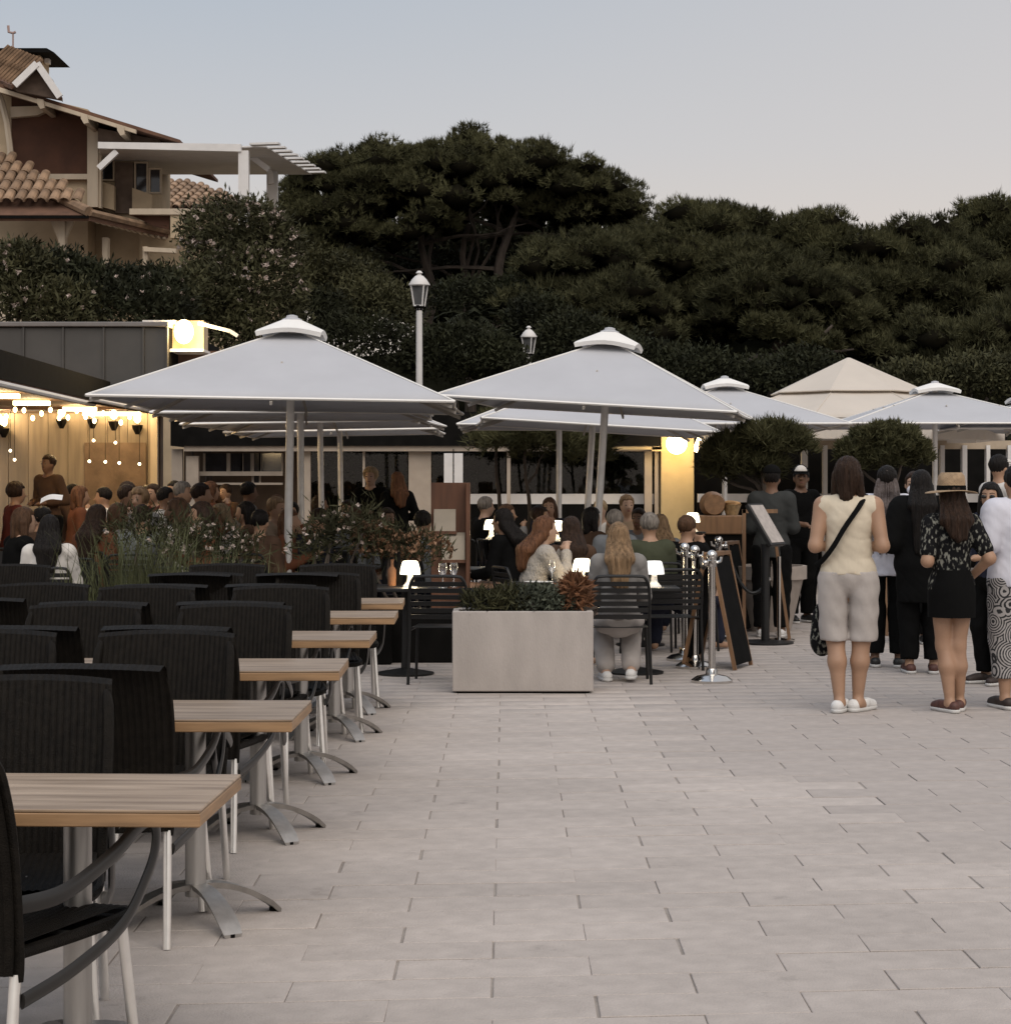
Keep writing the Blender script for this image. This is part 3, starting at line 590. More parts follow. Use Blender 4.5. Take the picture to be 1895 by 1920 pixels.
# lamp on the roof corner
LO = P(345, 640, 27.4); rl_ = thing('roof_floodlight', 'glowing yellow floodlight box on the corner of the metal parapet', 'lamp', (LO.x, LO.y, Z(655, 27.4)))
lz = Vector((LO.x, LO.y, Z(655, 27.4)))
b = MB(); b.bb(X(318, 27.4), X(380, 27.4), 27.5, 27.9, Z(655, 27.4), Z(600, 27.4)); b.build('housing', M_cream, rl_, off=lz)
b = MB(); b.sphere(P(345, 622, 27.3), .135, 14, 10, (1, .7, 1.25)); b.build('bulb', M_bulb, rl_, off=lz, smooth=True)
b = MB(); b.bar(P(268, 604, 27.3), P(330, 604, 27.3), .06, .05); b.build('arm', M_white, rl_, off=lz); b = MB(); b.bar(P(372, 606, 27.3), P(432, 621, 27.3), .05, .05); b.bar(P(432, 621, 27.3), P(446, 630, 27.3), .05, .05); b.build('arm', M_white, rl_, off=lz)
b = MB(); b.bb(X(310, 27.4), X(384, 27.4), 27.3, 27.95, Z(660, 27.4), Z(655, 27.4)); b.build('base_plate', M_white, rl_, off=lz)
lamp('floodlight_light', P(345, 618, 27.0) - lz, 55, (1, .72, .35), rl_, .12)
b = MB(); b.bb(X(314, 27.8), X(470, 27.8), 28.0, 29.5, Z(760, 28), Z(658, 28)); b.build('roof_plant_block', M_ceil, rest_, off=RO)

# ------------------------------------------------------------------ glazed terrace pavilion
QD = 36.0; QO = Vector((X(800, QD), QD, 0)); pav = thing('glazed_pavilion', 'long glazed terrace with black roof band and pale posts', 'building', QO)
def qb(b, name, mt, par=None, **k): return b.build(name, mt, par or pav, off=QO, **k)
def qbox(b, x0, x1, y0, y1, D=QD, th=.12): return b.bb(X(x0, D), X(x1, D), D, D + th, Z(y1, D), Z(y0, D))
M_post = mat('pale_post', (.36, .30, .24), .7, var=.1, scale=4)
b = MB(); qbox(b, 320, 1236, 772, 836, QD - .4, 4.5); qb(b, 'roof_band', M_dark)
b = MB(); qbox(b, 345, 1236, 836, 846, QD - .35, .2); qb(b, 'head_beam', M_post)
for x0, x1, y0 in ((322, 342, 842), (349, 372, 855), (566, 582, 846), (766, 786, 846), (786, 808, 846), (950, 957, 846), (1208, 1222, 846), (1227, 1234, 846), (680, 684, 846)):
    b = MB(); qbox(b, x0, x1, y0, 1047, QD - .2, .14); qb(b, 'post', M_post)
b = MB(); qbox(b, 372, 530, 884, 892, QD + .05, .08); qbox(b, 372, 530, 905, 909, QD + .05, .06); qb(b, 'rail', M_post)
for x0, x1, y0, y1 in ((385, 425, 850, 884), (432, 452, 850, 884), (456, 470, 850, 884), (476, 486, 850, 905), (490, 528, 850, 884)):
    b = MB(); qbox(b, x0, x1, y0, y1, QD + .25, .03); w = qb(b, 'window', M_pane)
    b = MB(); qbox(b, x0 - 4, x0, y0, y1 + 3, QD + .2, .07); qb(b, 'frame', M_post, w); b = MB(); qbox(b, x1, x1 + 3, y0, y1 + 3, QD + .2, .07); qb(b, 'frame', M_post, w)
b = MB(); qbox(b, 345, 560, 846, 1047, QD + 1.2, .1); qb(b, 'inner_wall', mat('inner_wall_brown', (.10, .065, .04), .85, var=.3, scale=2))
GL = glass('terrace_glass', alpha=.02)
for x0, x1 in ((584, 680), (684, 764), (810, 948), (958, 1206)):
    b = MB(); qbox(b, x0, x1, 848, 930, QD - .12, .012); qb(b, 'pane', GL)
b = MB(); qbox(b, 880, 1236, 946, 1047, QD + .32, .12); qb(b, 'low_wall', M_dark)
b = MB(); qbox(b, 880, 1236, 926, 945, QD + .3, .15); qb(b, 'wall_rail', M_white)
b = MB(); qbox(b, 1222, 1240, 838, 846, QD - .5, .3); qbox(b, 1100, 1240, 838, 843, QD - .5, .1); qb(b, 'corner_trim', mat('gold_trim', (.40, .30, .15), .5))
PC = Vector((X(1267, QD), QD - .3, 0)); pil = thing('lit_pillar', 'broad yellow rendered pillar lit by a globe lamp', 'pillar', PC)
b = MB(); b.bb(-.30, .30, 0, .6, 0, Z(818, QD)); b.build('shaft', mat('yellow_render', (.50, .38, .20), .85, var=.06, scale=4, bump=.1), pil, bevel=.01)
b = MB(); b.bb(-.33, .33, -.03, .63, 0, .25); b.build('plinth', M_cream, pil, bevel=.01)
gp = P(1268, 832, QD - .55); gl_ = thing('globe_wall_lamp', 'round glowing globe lamp on the yellow pillar', 'lamp', gp)
MB().sphere((0, 0, 0), .19, 16, 12).build('globe', M_bulb, gl_, smooth=True); MB().tube([(0, .15, -.1), (0, .28, -.1)], .04, 8).build('bracket', M_dark, gl_)
lamp('globe_light', (0, -.32, -.05), 26, (1, .72, .36), gl_, .15)
gp = P(1307, 834, QD - .2); gt = thing('tube_wall_lamp', 'small slanted glowing tube lamp on the side of the yellow pillar', 'lamp', gp)
MB().tube([(-.05, 0, -.12), (.05, 0, .12)], .05, 10).build('tube', M_bulb, gt, smooth=True); MB().tube([(-.18, .1, 0), (0, .02, 0)], .02, 6).build('bracket', M_dark, gt)
b = MB()
b.bb(-.17, -.012, -.012, .012, 0, .54); b.bb(.012, .17, -.012, .012, 0, .54); hm = thing('hanging_menu', 'white two-leaf menu hanging from the pavilion beam', 'menu', P(850, 906, QD - .4)); b.build('sheet', M_white, hm)
MB().tube([(0, 0, .54), (0, 0, .62)], .01, 5).build('hook', M_dark, hm)
# right hand annex: slim posts behind the marquee
an = thing('annex_colonnade', 'row of slim white posts under the tan marquee', 'colonnade', (X(1650, 35), 35, 0)); ao = Vector((X(1650, 35), 35, 0))
for x0, x1 in ((1501, 1512), (1541, 1549), (1760, 1768), (1801, 1810), (1846, 1853), (1886, 1892)):
    b = MB(); b.bb(X(x0, 35), X(x1, 35), 34.9, 35.05, 0, Z(835, 35)); b.build('post', M_white, an, off=ao)
b = MB(); b.bb(X(1310, 35), X(1930, 35), 34.95, 35.1, Z(842, 35), Z(826, 35)); b.build('beam', mat('tan_board', (.42, .34, .25), .8, var=.1), an, off=ao)
b = MB(); b.bb(X(1310, 35), X(1930, 35), 36.6, 36.8, 0, 2.8); b.build('back_panel', M_dark, an, off=ao)
b = MB(); b.bb(X(1310, 35), X(1930, 35), 35.3, 35.4, Z(1047, 35), Z(925, 35)); b.build('low_wall', M_dark, an, off=ao); b = MB(); b.bb(X(1310, 35), X(1930, 35), 35.2, 35.29, Z(942, 35), Z(926, 35)); b.build('wall_rail', M_white, an, off=ao)

# ------------------------------------------------------------------ street lamps
def street_lamp(loc, label):
    t = thing('street_lamp', label, 'street lamp', loc, group='white street lamps')
    MB().lathe([(.12, 0), (.12, .5), (.085, .6), (.075, .65), (.06, 3.0), (.055, 4.45), (.075, 4.46), (.075, 4.50), (.05, 4.52)], (0, 0, 0), 12).build('post', M_white, t, smooth=True)
    b = MB(); b.lathe([(.06, 4.44), (.10, 4.49), (.10, 4.53)], (0, 0, 0), 8); b.build('collar', M_dark, t)
    ln = MB().lathe([(.105, 4.52), (.165, 4.88)], (0, 0, 0), 4, cap=False).build('lantern_glass', mat('smoked_glass', (.10, .10, .10), .15, var=.2), t)
    b = MB()
    for j in range(4):
        a = 2 * PI * j / 4; a2 = 2 * PI * (j + 1) / 4; c, s = math.cos(a), math.sin(a)
        b.bar((c * .107, s * .107, 4.52), (c * .170, s * .170, 4.89), .022, .022)
        for r_, z_ in ((.107, 4.525), (.172, 4.885)): b.bar((c * r_, s * r_, z_), (math.cos(a2) * r_, math.sin(a2) * r_, z_), .022, .022)
    b.build('frame', M_white, ln)
    MB().lathe([(.19, 4.89), (.19, 4.91), (.13, 5.0), (.07, 5.06), (.04, 5.07), (.04, 5.10), (.065, 5.11), (.03, 5.15)], (0, 0, 0), 12).build('cap', M_white, t, smooth=True)
    return t
sl1 = street_lamp((X(786, 41.2), 41.2, 0), 'white lantern street lamp rising between the two large front parasols')
sl2 = dup(sl1, (X(991, 45), 45, 0), R(20), 'smaller white lantern half hidden in the dark trees beside the parasol peak')
sl1.rotation_euler.z = R(30); sl1.scale = (1.165, 1.165, 1.165)
# ------------------------------------------------------------------ parasols
M_canv = mat('parasol_canvas', (0.565, 0.57, 0.595), 0.8, var=0.05, scale=1.6, trans=0.22, bump=0.25, bscale=5, detail=6)
M_hem = mat('white_hem', (.80, .78, .74), .7, var=.04)
M_canvt = mat('tan_canvas', (0.74, 0.675, 0.595), 0.85, var=0.05, scale=1.2, trans=0.28, bump=0.06, bscale=9)
M_mast = mat('pale_metal_mast', (0.72, 0.70, 0.67), 0.4, 0.3, var=0.08, scale=10)
M_rib = mat('pale_rib', (0.40, 0.37, 0.33), 0.5, var=0.1)
def canopy_mb(h, ze, za, ns, top=.06, sag=.015, nu=12, nv=8, arch=0.0):
    """pyramid of ns panels; u round, v from edge to top"""
    b = MB()
    rc = h * math.sqrt(2) if ns == 4 else h / math.cos(PI / ns)
    for k in range(ns):
        a0 = PI / ns + 2 * PI * k / ns - PI / 2 - 2 * PI / ns; a1 = a0 + 2 * PI / ns
        c0, c1 = Vector((math.cos(a0) * rc, math.sin(a0) * rc, 0)), Vector((math.cos(a1) * rc, math.sin(a1) * rc, 0))
        def fn(u, v):
            w = math.sin(PI * u); q = c0.lerp(c1, u); t = 1 - v * (1 - top)
            q = q * (t * (1 - .025 * w * t)); z = ze + (za - ze) * (1 - t) - sag * w * math.sin(PI * (1 - t)) * .8 + arch * w * t
            return (q.x, q.y, z)
        b.grid(fn, nu, nv)
    return b
def weld(o, d=.002):
    bm = bmesh.new(); bm.from_mesh(o.data); bmesh.ops.remove_doubles(bm, verts=bm.verts, dist=d); bmesh.ops.recalc_face_normals(bm, faces=bm.faces); bm.to_mesh(o.data); bm.free()
def parasol(label, x, D, h, ze, za, rz=0.0, lean=(0, 0), mt=None, ns=4, valance=0.0, vent=True, base=True):
    mt = mt or M_canv; t = thing('parasol', label, 'parasol', (x, D, 0), 0, 'parasols over the terrace'); t.rotation_euler = (R(lean[1]), R(lean[0]), R(rz))
    c = canopy_mb(h, ze, za - .10, ns).build('canopy', mt, t); weld(c); c.data.polygons.foreach_set('use_smooth', [True] * len(c.data.polygons)); autosm(c.data, 20)
    m = c.modifiers.new('thick', 'SOLIDIFY'); m.thickness = .006
    hem = MB(); rc = h * math.sqrt(2) if ns == 4 else h / math.cos(PI / ns)
    for k in range(ns):
        a0 = PI / ns + 2 * PI * k / ns - PI / 2; a1 = a0 + 2 * PI / ns; p0 = Vector((math.cos(a0) * rc, math.sin(a0) * rc, ze)); p1 = Vector((math.cos(a1) * rc, math.sin(a1) * rc, ze))
        pts = [p0.lerp(p1, u) * 1.0 for u in (0, .17, .33, .5, .67, .83, 1)]; pts = [Vector((q.x * (1 - .025 * math.sin(PI * u)), q.y * (1 - .025 * math.sin(PI * u)), ze)) for q, u in zip(pts, (0, .17, .33, .5, .67, .83, 1))]
        hem.tube(pts, .014, 5, caps=False)
        if valance:
            v = MB()
            def fn(u, w, p0=p0, p1=p1):
                q = p0.lerp(p1, u); f = 1 - .025 * math.sin(PI * u) + .004 * math.sin(u * 40); return (q.x * f, q.y * f, ze - valance * w)
            v.grid(fn, 20, 2).build('valance', mt, c)
    hem.build('hem', M_hem if mt is M_canv else mt, c)
    for k in range(ns):
        a0 = PI / ns + 2 * PI * k / ns - PI / 2; MB().tube([(math.cos(a0) * rc * u, math.sin(a0) * rc * u, ze + (za - .10 - ze) * (1 - u) + .004) for u in (.1, .4, .7, 1)], .009, 5).build('seam', M_hem if mt is M_canv else mt, c)
    ribs = MB()
    for k in range(ns * 2):
        a = PI / ns * k - PI / 2; rr = (rc if k % 2 else h) * .98
        ribs = MB().bar((0, 0, za - .27), (math.cos(a) * rr, math.sin(a) * rr, ze - .045), .022, .03); ribs.build('rib', M_rib, t)
        MB().bar((math.cos(a) * .05, math.sin(a) * .05, ze + (za - ze) * .12), (math.cos(a) * rr * .5, math.sin(a) * rr * .5, ze + (za - ze) * .44), .016, .02).build('strut', M_rib, t)
    if vent:
        vh = .31 if ns == 4 else 1.25; zc = ze + (za - .10 - ze) * (1 - vh / h); vt = canopy_mb(vh, zc + .045, za - .02 if ns == 4 else za + .10, ns, .10 if ns == 4 else .015, .0, 8, 4, arch=.045 if ns == 4 else .0).build('vent', M_hem if mt is M_canv else mt, t); weld(vt)
        m = vt.modifiers.new('thick', 'SOLIDIFY'); m.thickness = .045 if ns == 4 else .02; m.offset = 1
        if ns == 4: MB().lathe([(.10, za - .05), (.10, za - .005), (.06, za + .01), (.055, za + .03), (.02, za + .04)], (0, 0, 0), 12).build('finial', mt, t, smooth=True)
    MB().tube([(0, 0, .02), (0, 0, za - .1)], .040, 12).build('mast', M_mast, t, smooth=True)
    MB().lathe([(.07, ze + .05), (.07, ze + .16), (.045, ze + .2)], (0, 0, 0), 10, cap=False).build('runner', M_mast, t)
    if base:
        MB().box((0, 0, .06), (.6, .6, .10)).build('base', mat('concrete_pale', (.40, .38, .36), .85, var=.1, bump=.2), t, bevel=.015)
        MB().lathe([(.06, .11), (.06, .45), (.045, .47)], (0, 0, 0), 10).build('socket', M_mast, t)
    return t
parasol('large front parasol on the left, nearest the metal parapet', X(537, 19.4), 19.4, 1.66, 2.35, 3.20, 0, (1.0, 0))
parasol('second parasol in depth behind the large left one', X(566, 23), 23, 1.55, 2.36, 3.1, 3, (-.4, 0))
parasol('third parasol in depth behind the large left one', X(606, 26.6), 26.6, 1.55, 2.36, 3.1, -4, (-1.0, 0))
parasol('farthest parasol in depth behind the large left one', X(642, 30), 30, 1.55, 2.34, 3.05, 0, (-1.0, 0))
parasol('large front parasol in the middle, leaning to the right above the planter', X(1106, 21), 20.8, 1.50, 2.37, 3.19, -11, (3.6, 0))
parasol('parasol hidden behind the leaning middle one with its tip above the globe lamp', X(1090, 24.6), 24.6, 1.42, 2.27, 3.0, 2, (3.4, 0))
parasol('farthest parasol behind the leaning middle one', X(1047, 27.6), 27.6, 1.4, 2.36, 3.05, 0, (.2, 0))
parasol('small white parasol between the leaning one and the tan marquee', X(1358, 28.7), 28.7, 1.58, 2.40, 3.10, 0, (0, 0))
parasol('white parasol above the queue on the right', X(1752, 29.2), 29.2, 1.58, 2.42, 3.05, 0, (0, 0))
parasol('tan marquee parasol with hanging valance rising behind the white ones', X(1590, 33.6), 33.6, 2.4, 2.62, 3.60, 0, (0, 0), M_canvt, 8, .34, True)
parasol('white parasol just entering at the right edge', X(1930, 31), 31, 1.5, 2.40, 2.98, 0)

# ------------------------------------------------------------------ bistro tables and wicker chairs
def smooth(pts, k=5):
    pts = [Vector(p) for p in pts]; o = []
    for i in range(len(pts) - 1):
        p0, p1, p2, p3 = pts[max(i - 1, 0)], pts[i], pts[i + 1], pts[min(i + 2, len(pts) - 1)]
        for j in range(k):
            t = j / k; o.append(.5 * ((2 * p1) + (p2 - p0) * t + (2 * p0 - 5 * p1 + 4 * p2 - p3) * t * t + (-p0 + 3 * p1 - 3 * p2 + p3) * t ** 3))
    return o + [pts[-1]]
def wood_mat():
    m = mat('oak_laminate', (.225, .15, .09), .40, var=.2, scale=3.0, stretch=(.7, 8, 8), detail=9, bump=.06, bscale=30, objvar=.12, col2=(.40, .30, .21)); return m
M_oak = wood_mat(); M_oake = mat('oak_edge', (.30, .18, .09), .5, var=.3, scale=4, stretch=(1, 1, 14))
M_wick = mat('woven_black_resin', (.0085, .0068, .0050), .6, var=.35, scale=40, bump=.35, bscale=260, spec=.12)
M_plast = mat('dark_plastic', (.016, .015, .014), .35, var=.15, scale=12, spec=.5)
M_leg = mat('bright_aluminium_leg', (.86, .84, .80), .28, .85, var=.05, scale=20)
TW, TDp, TH = .78, .62, .769
def bistro_table():
    t = thing('bistro_table', '', 'table', group='wood topped bistro tables')
    MB().box((0, 0, TH - .004), (TW - .002, TDp - .002, .008)).build('tabletop', M_oak, t, bevel=.002)
    MB().box((0, 0, TH - .0265), (TW, TDp, .035)).build('edge_band', M_oake, t, bevel=.003)
    MB().tube([(0, 0, .09), (0, 0, TH - .05)], .038, 20).build('column', M_alu, t, smooth=True)
    MB().box((0, 0, TH - .05), (.3, .3, .012)).build('plate', M_alu, t)
    for k in range(4):
        a = R(45 + 90 * k) - R(12); d = Vector((math.cos(a), math.sin(a), 0)); s = Vector((-d.y, d.x, 0)); b = MB(); n = 9; o = []
        for i in range(n + 1):
            u = i / n; r = .03 + .30 * u; z = .125 * math.cos(u * PI / 2) ** .8 + .012; w = .030 + .012 * u * (1 - max(0, u - .85) * 4)
            o.append((d * r + s * w + Vector((0, 0, z)), d * r - s * w + Vector((0, 0, z)), d * r - s * w * .8 + Vector((0, 0, z - .022)), d * r + s * w * .8 + Vector((0, 0, z - .022))))
        b.v = [tuple(p) for q in o for p in q]
        for i in range(n):
            for j in range(4): b.f.append((i * 4 + j, i * 4 + (j + 1) % 4, i * 4 + 4 + (j + 1) % 4, i * 4 + 4 + j))
        b.f += [(0, 1, 2, 3), (n * 4 + 3, n * 4 + 2, n * 4 + 1, n * 4)]
        b.build('foot', M_alu, t, smooth=True)
        MB().lathe([(.018, 0), (.018, .012)], d * .315, 8).build('pad', M_dark, t)
    return t
def wicker_chair():
    t = thing('wicker_armchair', '', 'chair', group='black wicker armchairs with aluminium legs'); t.scale = (1.1, 1.1, 1.1)
    HW = .235; NR = 26
    def back(u, v, off=0.0):
        x = (2 * u - 1); 
        if v < .86:
            s = v / .86; z = .36 + .53 * s; y = -.235 - .11 * s * s * .9 - .02 * s
        else:
            s = (v - .86) / .14; a = s * PI * .75; z = .89 + .016 * math.sin(a) - .012 * s * s; y = -.355 - .045 * (1 - math.cos(a)) * .8
        w = HW + .02 * math.sin(v * 2.2); y -= .055 * (1 - x * x); z -= .012 * x * x * v
        rib = .0045 * abs(math.sin(u * NR * PI)) ; return (x * w, y + rib + off, z)
    b = MB(); b.grid(lambda u, v: back(u, v), NR * 4, 14); b.grid(lambda u, v: back(u, v, -.016), NR * 4, 14); b.build('backrest', M_wick, t, smooth=False)
    for s in (-1, 1):
        pts = smooth([(s * HW * .98, -.228, .345), (s * HW, -.232, .42), (s * (HW + .012), -.275, .66), (s * (HW + .012), -.315, .80), (s * (HW + .004), -.345, .865)], 4)
        MB().tube(pts, [.016] * (len(pts) - 3) + [.014, .011, .006], 8, .8).build('back_post', M_wick, t, smooth=True)
    def seat(u, v): x = 2 * u - 1; return (x * (.225 + .02 * v), -.22 + .46 * v, .425 - .02 * math.sin(PI * u) * math.sin(PI * v) + .0035 * abs(math.sin(u * 24 * PI)) - .015 * max(0, v - .9) * 10 * .6)
    b = MB(); b.grid(seat, 96, 10); b.grid(lambda u, v: (seat(u, v)[0], seat(u, v)[1], seat(u, v)[2] - .02), 24, 6); b.build('seat', M_wick, t)
    pts = smooth([(-.215, -.22, .40), (-.245, 0, .40), (-.25, .20, .40), (-.20, .262, .395), (0, .275, .39), (.20, .262, .395), (.25, .20, .40), (.245, 0, .40), (.215, -.22, .40)], 4)
    MB().tube(pts, .017, 8, .9).build('seat_rim', M_wick, t, smooth=True)
    for s in (-1, 1):
        pts = smooth([(s * .242, -.235, .515), (s * .285, -.12, .525), (s * .305, .06, .58), (s * .305, .19, .632), (s * .303, .255, .628), (s * .300, .272, .57), (s * .298, .235, .50), (s * .29, .13, .40), (s * .268, -.05, .335), (s * .242, -.225, .30)], 6)
        MB().tube(pts, .021, 8, .42, up=(1, 0, 0)).build('armrest', M_plast, t, smooth=True)
        MB().tube([(s * .228, -.230, .36), (s * .24, -.29, .0)], .0135, 10).build('leg', M_leg, t, smooth=True)
        MB().tube([(s * .235, .215, .40), (s * .262, .255, .0)], .0135, 10).build('leg', M_leg, t, smooth=True)
    MB().tube([(-.24, .0, .40), (.24, .0, .40)], .009, 6).build('stretcher', M_alu, t)
    return t
TB = [(5.31, -1.15), (7.2, -1.13), (8.97, -1.123), (10.68, -1.105), (12.39, -1.074), (13.79, -1.10)]
ORD = ['nearest', 'second', 'third', 'fourth', 'fifth', 'farthest']
bt = bistro_table(); wc = wicker_chair(); n_t = n_c = 0
def put_table(x, y, rz, lab):
    global n_t
    if n_t == 0: o = bt; o.location = (x, y, 0); o.rotation_euler.z = rz; o['label'] = lab
    else: o = dup(bt, (x, y, 0), rz, lab)
    n_t += 1
def put_chair(x, y, rz, lab):
    global n_c
    if n_c == 0: o = wc; o.location = (x, y, 0); o.rotation_euler.z = rz; o['label'] = lab
    else: o = dup(wc, (x, y, 0), rz, lab)
    n_c += 1
for k, (y, x) in enumerate(TB):
    put_table(x, y, R(random.uniform(-2, 2)), 'wood topped bistro table, %s from the camera in the right hand row' % ORD[k])
    put_chair(x - .27 if k else -1.35, y - .12 - (0 if k else .05), R(-7 + random.uniform(-4, 4)) if k else R(-19), 'black wicker armchair, back to the camera, at the %s right hand table' % ORD[k])
    put_chair(x - .31 + .04 * k, y + .44, R(182 + random.uniform(-5, 5)), 'black wicker armchair facing the camera behind the %s right hand table' % ORD[k])
    if k >= 1:
        put_table(x - .80, y + .02, R(random.uniform(-2, 2)), 'wood topped bistro table joined left of the %s right hand table' % ORD[k])
        put_chair(x - 1.0, y - .14, R(random.uniform(-6, 6)), 'left hand wicker armchair, back to the camera, at the %s pair of tables' % ORD[k])
        put_chair(x - .97, y + .46, R(180 + random.uniform(-6, 6)), 'left hand wicker armchair facing the camera behind the %s pair of tables' % ORD[k])
for i, (x, y) in enumerate(((-2.9, 11.0), (-3.75, 13.7))):
    w = ('front', 'rear')[i]
    put_table(x, y, 0, 'wood topped bistro table at the left edge, %s of two' % w)
    put_chair(x + .05, y - .14, R(4), 'black wicker armchair before the %s bistro table at the left edge' % w)
    put_chair(x + .1, y + .44, R(176), 'black wicker armchair behind the %s bistro table at the left edge' % w)

# ------------------------------------------------------------------ black slatted chairs, black tables
M_blk = mat('black_steel', (.006, .006, .006), .42, .1, var=.2, scale=10)
def slat_chair(full=True):
    t = thing('slatted_chair', '', 'chair', group='black slatted terrace chairs'); W = .23
    fr = smooth([(-W - .012, -.22, 0), (-W, -.205, .45), (-W + .005, -.25, .74), (-W + .035, -.268, .835), (-W + .08, -.272, .855), (0, -.274, .858), (W - .08, -.272, .855), (W - .035, -.268, .835), (W - .005, -.25, .74), (W, -.205, .45), (W + .012, -.22, 0)], 4)
    MB().tube(fr, .0125, 8).build('frame', M_blk, t, smooth=True)
    for s in (-1, 1): MB().tube([(s * W, .20, .44), (s * (W + .015), .23, 0)], .012, 8).build('leg', M_blk, t, smooth=True)
    b = MB(); b.tube([(-W, -.2, .43), (-W, .2, .43), (W, .2, .43), (W, -.2, .43)], .011, 6); b.build('seat_frame', M_blk, t)
    if full:
        sm = MB().box((0, 0, 0), (2 * W - .02, .006, .036)).mesh('slat', M_blk)
        for i in range(6):
            z = .535 + i * .052; o = bpy.data.objects.new('slat', sm); COL.objects.link(o); o.parent = t; o.location = (0, -.215 - .05 * (z - .45) / .4, z); o.rotation_euler.x = R(8)
        ss = MB().box((0, 0, 0), (2 * W - .02, .045, .006)).mesh('seat_slat', M_blk)
        for i in range(7):
            o = bpy.data.objects.new('seat_slat', ss); COL.objects.link(o); o.parent = t; o.location = (0, -.17 + i * .058, .448)
    else:
        MB().box((0, -.24, .68), (2 * W - .02, .008, .3)).build('backrest', M_blk, t); MB().box((0, 0, .445), (2 * W, .42, .012)).build('seat', M_blk, t)
    return t
SC = slat_chair(True); SCs = slat_chair(False); used = {'f': 0, 's': 0}
def put_slat(x, y, rz, lab, full=True, z=0):
    src, k = (SC, 'f') if full else (SCs, 's')
    if used[k] == 0: o = src; o.location = (x, y, z); o.rotation_euler.z = rz; o['label'] = lab
    else: o = dup(src, (x, y, z), rz, lab)
    used[k] += 1; return o
def black_table():
    t = thing('black_table', '', 'table', group='black terrace tables')
    MB().box((0, 0, .715), (.7, .7, .03)).build('tabletop', M_blk, t, bevel=.006)
    MB().tube([(0, 0, .05), (0, 0, .7)], .035, 10).build('column', M_blk, t, smooth=True)
    MB().lathe([(.24, 0), (.24, .015), (.05, .05)], (0, 0, 0), 16).build('base', M_blk, t, smooth=True); return t
KT = black_table(); ktn = 0
def put_ktable(x, y, lab, z=0, rz=0):
    global ktn
    if ktn == 0: o = KT; o.location = (x, y, z); o['label'] = lab
    else: o = dup(KT, (x, y, z), rz, lab)
    ktn += 1
M_shade = mat('glowing_shade', (.9, .85, .75), .5, emit=((1.0, .86, .60), 2.6))
M_shadew = mat('lit_white_shade', (.85, .85, .85), .5, emit=((1.0, .95, .88), .55))
M_porc = mat('white_porcelain', (.8, .79, .77), .3, var=.03)
def table_lamp(loc, lab, watts=1.2, mt=None, sc=1.0):
    t = thing('table_lamp', lab, 'lamp', loc, group='mushroom table lamps'); t.scale = (sc, sc, sc)
    MB().lathe([(.062, 0), (.06, .008), (.03, .04), (.022, .09), (.028, .12)], (0, 0, 0), 16).build('base', M_porc, t, smooth=True)
    MB().lathe([(.085, .105), (.08, .15), (.065, .205), (.055, .215), (.001, .218)], (0, 0, 0), 16, cap=False).build('shade', mt or M_shade, t, smooth=True)
    if watts: lamp('table_lamp_light', (0, 0, .06), watts * 3.5, (1, .78, .48), t, .05)
    return t
GLS = glass('drinking_glass', alpha=.22)
def wine_glass(loc, lab):
    t = thing('wine_glass', lab, 'glass', loc, group='glasses on the tables')
    MB().lathe([(.036, 0), (.034, .004), (.005, .008), (.005, .08), (.03, .11), (.040, .15), (.034, .20)], (0, 0, 0), 14, cap=False).build('glass', GLS, t, smooth=True); return t
def bottle(loc, lab, mt, h=.26):
    t = thing('bottle', lab, 'bottle', loc); MB().lathe([(.034, 0), (.036, .01), (.036, h * .6), (.014, h * .75), (.014, h)], (0, 0, 0), 12).build('body', mt, t, smooth=True)
    MB().lathe([(.015, h), (.015, h + .02)], (0, 0, 0), 10).build('cap', M_dark, t); return t

# ------------------------------------------------------------------ concrete planter with plants
M_conc = mat('light_concrete', (.40, .36, .33), .85, var=.10, stretch=(1, 1, .35), scale=7, bump=.15, bscale=120, detail=7)
M_soil = mat('soil', (.03, .022, .016), .95, var=.3, scale=20, bump=.5)
pc = Vector((X(980, 14.9), 14.9 + .22, 0)); pt_ = thing('concrete_planter', 'pale concrete box planter standing alone in front of the terrace', 'planter', pc)
w2, hh = .532, .62
b = MB(); b.bb(-w2, w2, -.22, -.17, .015, hh); b.bb(-w2, w2, .17, .22, .015, hh); b.bb(-w2, -w2 + .05, -.169, .169, .015, hh); b.bb(w2 - .05, w2, -.169, .169, .015, hh); b.build('box', M_conc, pt_, bevel=.006)
MB().bb(-w2 + .03, w2 - .03, -.2, .2, 0, .02).build('foot', M_dark, pt_); MB().bb(-w2 + .05, w2 - .05, -.17, .17, .3, hh - .05).build('soil', M_soil, pt_)
def lb(dx, dz, rx, rz, dy=0): return ((pc.x + dx, pc.y + dy, dz), (rx, .16, rz))
bush('heather_plant', 'grey-green heather filling the middle of the concrete planter', (pc.x + .12, pc.y, hh - .05), [lb(.10, .67, .22, .12), lb(.26, .65, .15, .10)], 2200, .05, .010, M_leaf3, cat='plant', group='planter plants')
bush('rosemary_plant', 'dark upright sprigs at the left end of the concrete planter', (pc.x - .3, pc.y, hh - .05), [lb(-.30, .64, .16, .10), lb(-.1, .66, .12, .10)], 1000, .10, .008, M_leaf2, cat='plant', group='planter plants')
M_rust = mat('rust_foliage', (.16, .07, .03), .8, var=.4, scale=8)
bush('rusty_plant', 'rust-brown plant at the right end of the concrete planter', (pc.x + .4, pc.y, hh - .05), [lb(.40, .70, .10, .16)], 900, .09, .010, M_rust, cat='plant', group='planter plants')

